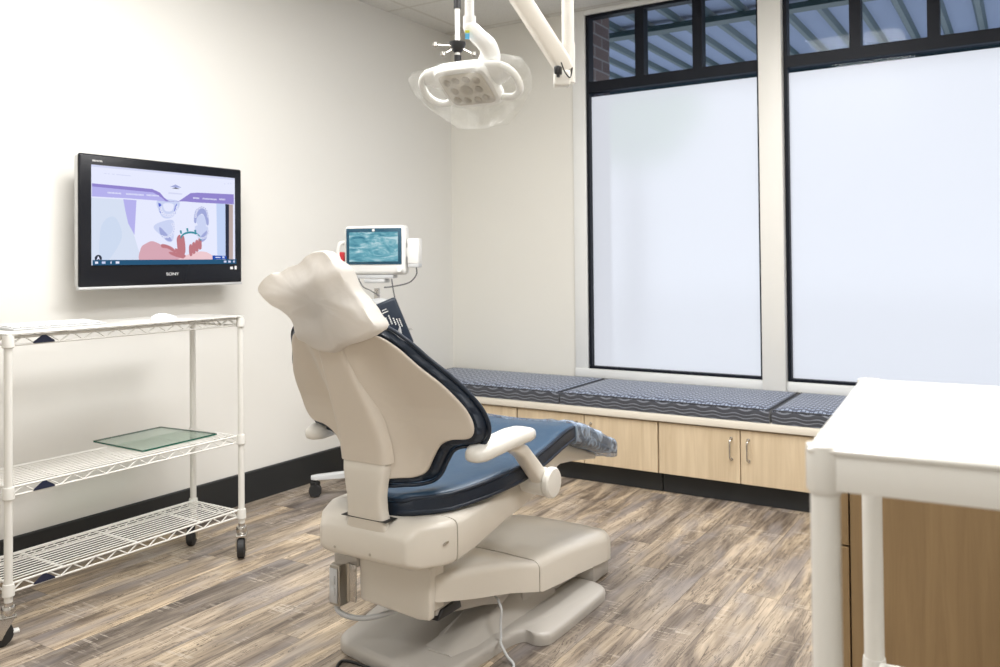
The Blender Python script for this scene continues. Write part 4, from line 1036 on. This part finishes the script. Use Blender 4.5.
# telescopic rod with clamp and hooks
rp = at(457.5, 46, 2.9)
rod = empty('hanging_rod', (rp.x, rp.y, 1.88), 'thin white hanging rod with black clamp and small hooks behind the dental light', 'hanging rod')
o = Vector(rod.location)
MB().cyl((rp.x, rp.y, 1.90), (rp.x, rp.y, ZC-.012), .0085, 16).build('rod', M_white_pl, rod, 40, o)
MB().cyl((rp.x, rp.y, ZC-.012), (rp.x, rp.y, ZC-.001), .04, 24).build('ceiling_flange', M_white_pl, rod, 40, o)
MB().lathe([(.012,-.022),(.02,-.012),(.028,.004),(.028,.014),(.014,.018)], (rp.x, rp.y, rp.z), 20).build('clamp', M_black, rod, 40, o)
MB().cyl((rp.x, rp.y, rp.z+.13), (rp.x, rp.y, rp.z+.17), .0125, 16).build('rod_collar', M_black, rod, 40, o)
MB().cyl((rp.x, rp.y, 1.88), (rp.x, rp.y, 1.905), .012, 16).build('rod_tip', M_black, rod, 40, o)
c_ = Vector((rp.x, rp.y, rp.z))
for (px, py) in ((435,44.5),(443,54),(474,54)):
    e2 = at(px, py, 2.86); d = MB().cyl(c_, e2, .0026, 8); d.lathe([(.004,-.008),(.010,-.005),(.010,.006),(.004,.009)], e2, 14); d.build('hook', M_chrome, rod, 40, o)

# ceiling fixture seen at the top edge, and the recessed ceiling lights that light the room
vt = empty('ceiling_vent', (-2.32, 4.05, ZC), 'round white ceiling diffuser near the window wall', 'ceiling vent'); o = Vector(vt.location)
b = MB()
for r_ in (.06,.11,.16,.21): b.lathe([(r_,ZC-.012),(r_+.022,ZC-.024),(r_+.026,ZC-.022),(r_+.008,ZC-.008)], (-2.32,4.05,0), 40)
b.build('rings', M_white_pl, vt, 40, o); MB().cyl((-2.32,4.05,ZC-.008),(-2.32,4.05,ZC-.0005),.25,40).build('mounting_disc', M_trim, vt, 40, o)
E_pan = emis('light_diffuser', (1,.97,.92), 1.5)
GLT = 'recessed ceiling light panels'
for (x, y, e) in ((-2.1, 1.75, 49), (-1.0, 2.75, 52), (.7, 1.9, 48), (-.7, -.4, 28)):
    t = empty('ceiling_light', (x, y, ZC), 'recessed rectangular ceiling light panel', 'ceiling light', GLT); o = Vector(t.location)
    MB().box(x-.3,x+.3,y-.6,y+.6,ZC-.006,ZC-.0008).build('diffuser', E_pan, t, 0, o)
    f = MB(); f.box(x-.32,x-.3,y-.62,y+.62,ZC-.014,ZC-.0005).box(x+.3,x+.32,y-.62,y+.62,ZC-.014,ZC-.0005).box(x-.3,x+.3,y-.62,y-.6,ZC-.014,ZC-.0005).box(x-.3,x+.3,y+.6,y+.62,ZC-.014,ZC-.0005)
    f.build('frame', M_trim, t, 0, o)
    l = bpy.data.lights.new('panel_light', 'AREA'); l.shape = 'RECTANGLE'; l.size = .6; l.size_y = 1.2; l.energy = e; l.color = (1,.985,.965)
    lo = bpy.data.objects.new('panel_light', l); C.objects.link(lo); lo.location = (x, y, ZC-.03)
# daylight falling on the window from outside, under the canopy
l = bpy.data.lights.new('daylight', 'SUN'); l.energy = .6; l.angle = .5; l.color = (.95,.97,1)
lo = bpy.data.objects.new('daylight', l); C.objects.link(lo); lo.location = (0, 12, 6); lo.rotation_euler = (math.radians(-62), 0, math.radians(12))

w = bpy.data.worlds.new('sky'); bpy.context.scene.world = w; w.use_nodes = True
bg = w.node_tree.nodes['Background']; bg.inputs[0].default_value = (.80,.87,1,1); bg.inputs[1].default_value = 1.9

# ------------------------------------------------------------------ camera
cam = bpy.data.cameras.new('camera'); co = bpy.data.objects.new('camera', cam); C.objects.link(co)
def rotc(y, p, r):
    cy, sy, cp, sp_, cr, sr = math.cos(y), math.sin(y), math.cos(p), math.sin(p), math.cos(r), math.sin(r)
    f = Vector((sy*cp, cy*cp, sp_)); rt = Vector((cy, -sy, 0)); up_ = rt.cross(f)
    return cr*rt+sr*up_, -sr*rt+cr*up_, f
r_, u_, f_ = rotc(-.56008587, .01442128, -.00966835)
co.matrix_world = Matrix(((r_.x,u_.x,-f_.x,0),(r_.y,u_.y,-f_.y,0),(r_.z,u_.z,-f_.z,1.2),(0,0,0,1)))
cam.sensor_width = 36; cam.lens = .84308*36; cam.shift_y = (247.87-333.5)/1000; cam.clip_start = .05
cam.dof.use_dof = True; cam.dof.focus_distance = 2.6; cam.dof.aperture_fstop = 5.0
bpy.context.scene.camera = co
sc = bpy.context.scene
sc.view_settings.view_transform = 'Standard'; sc.view_settings.look = 'None'; sc.view_settings.exposure = 0
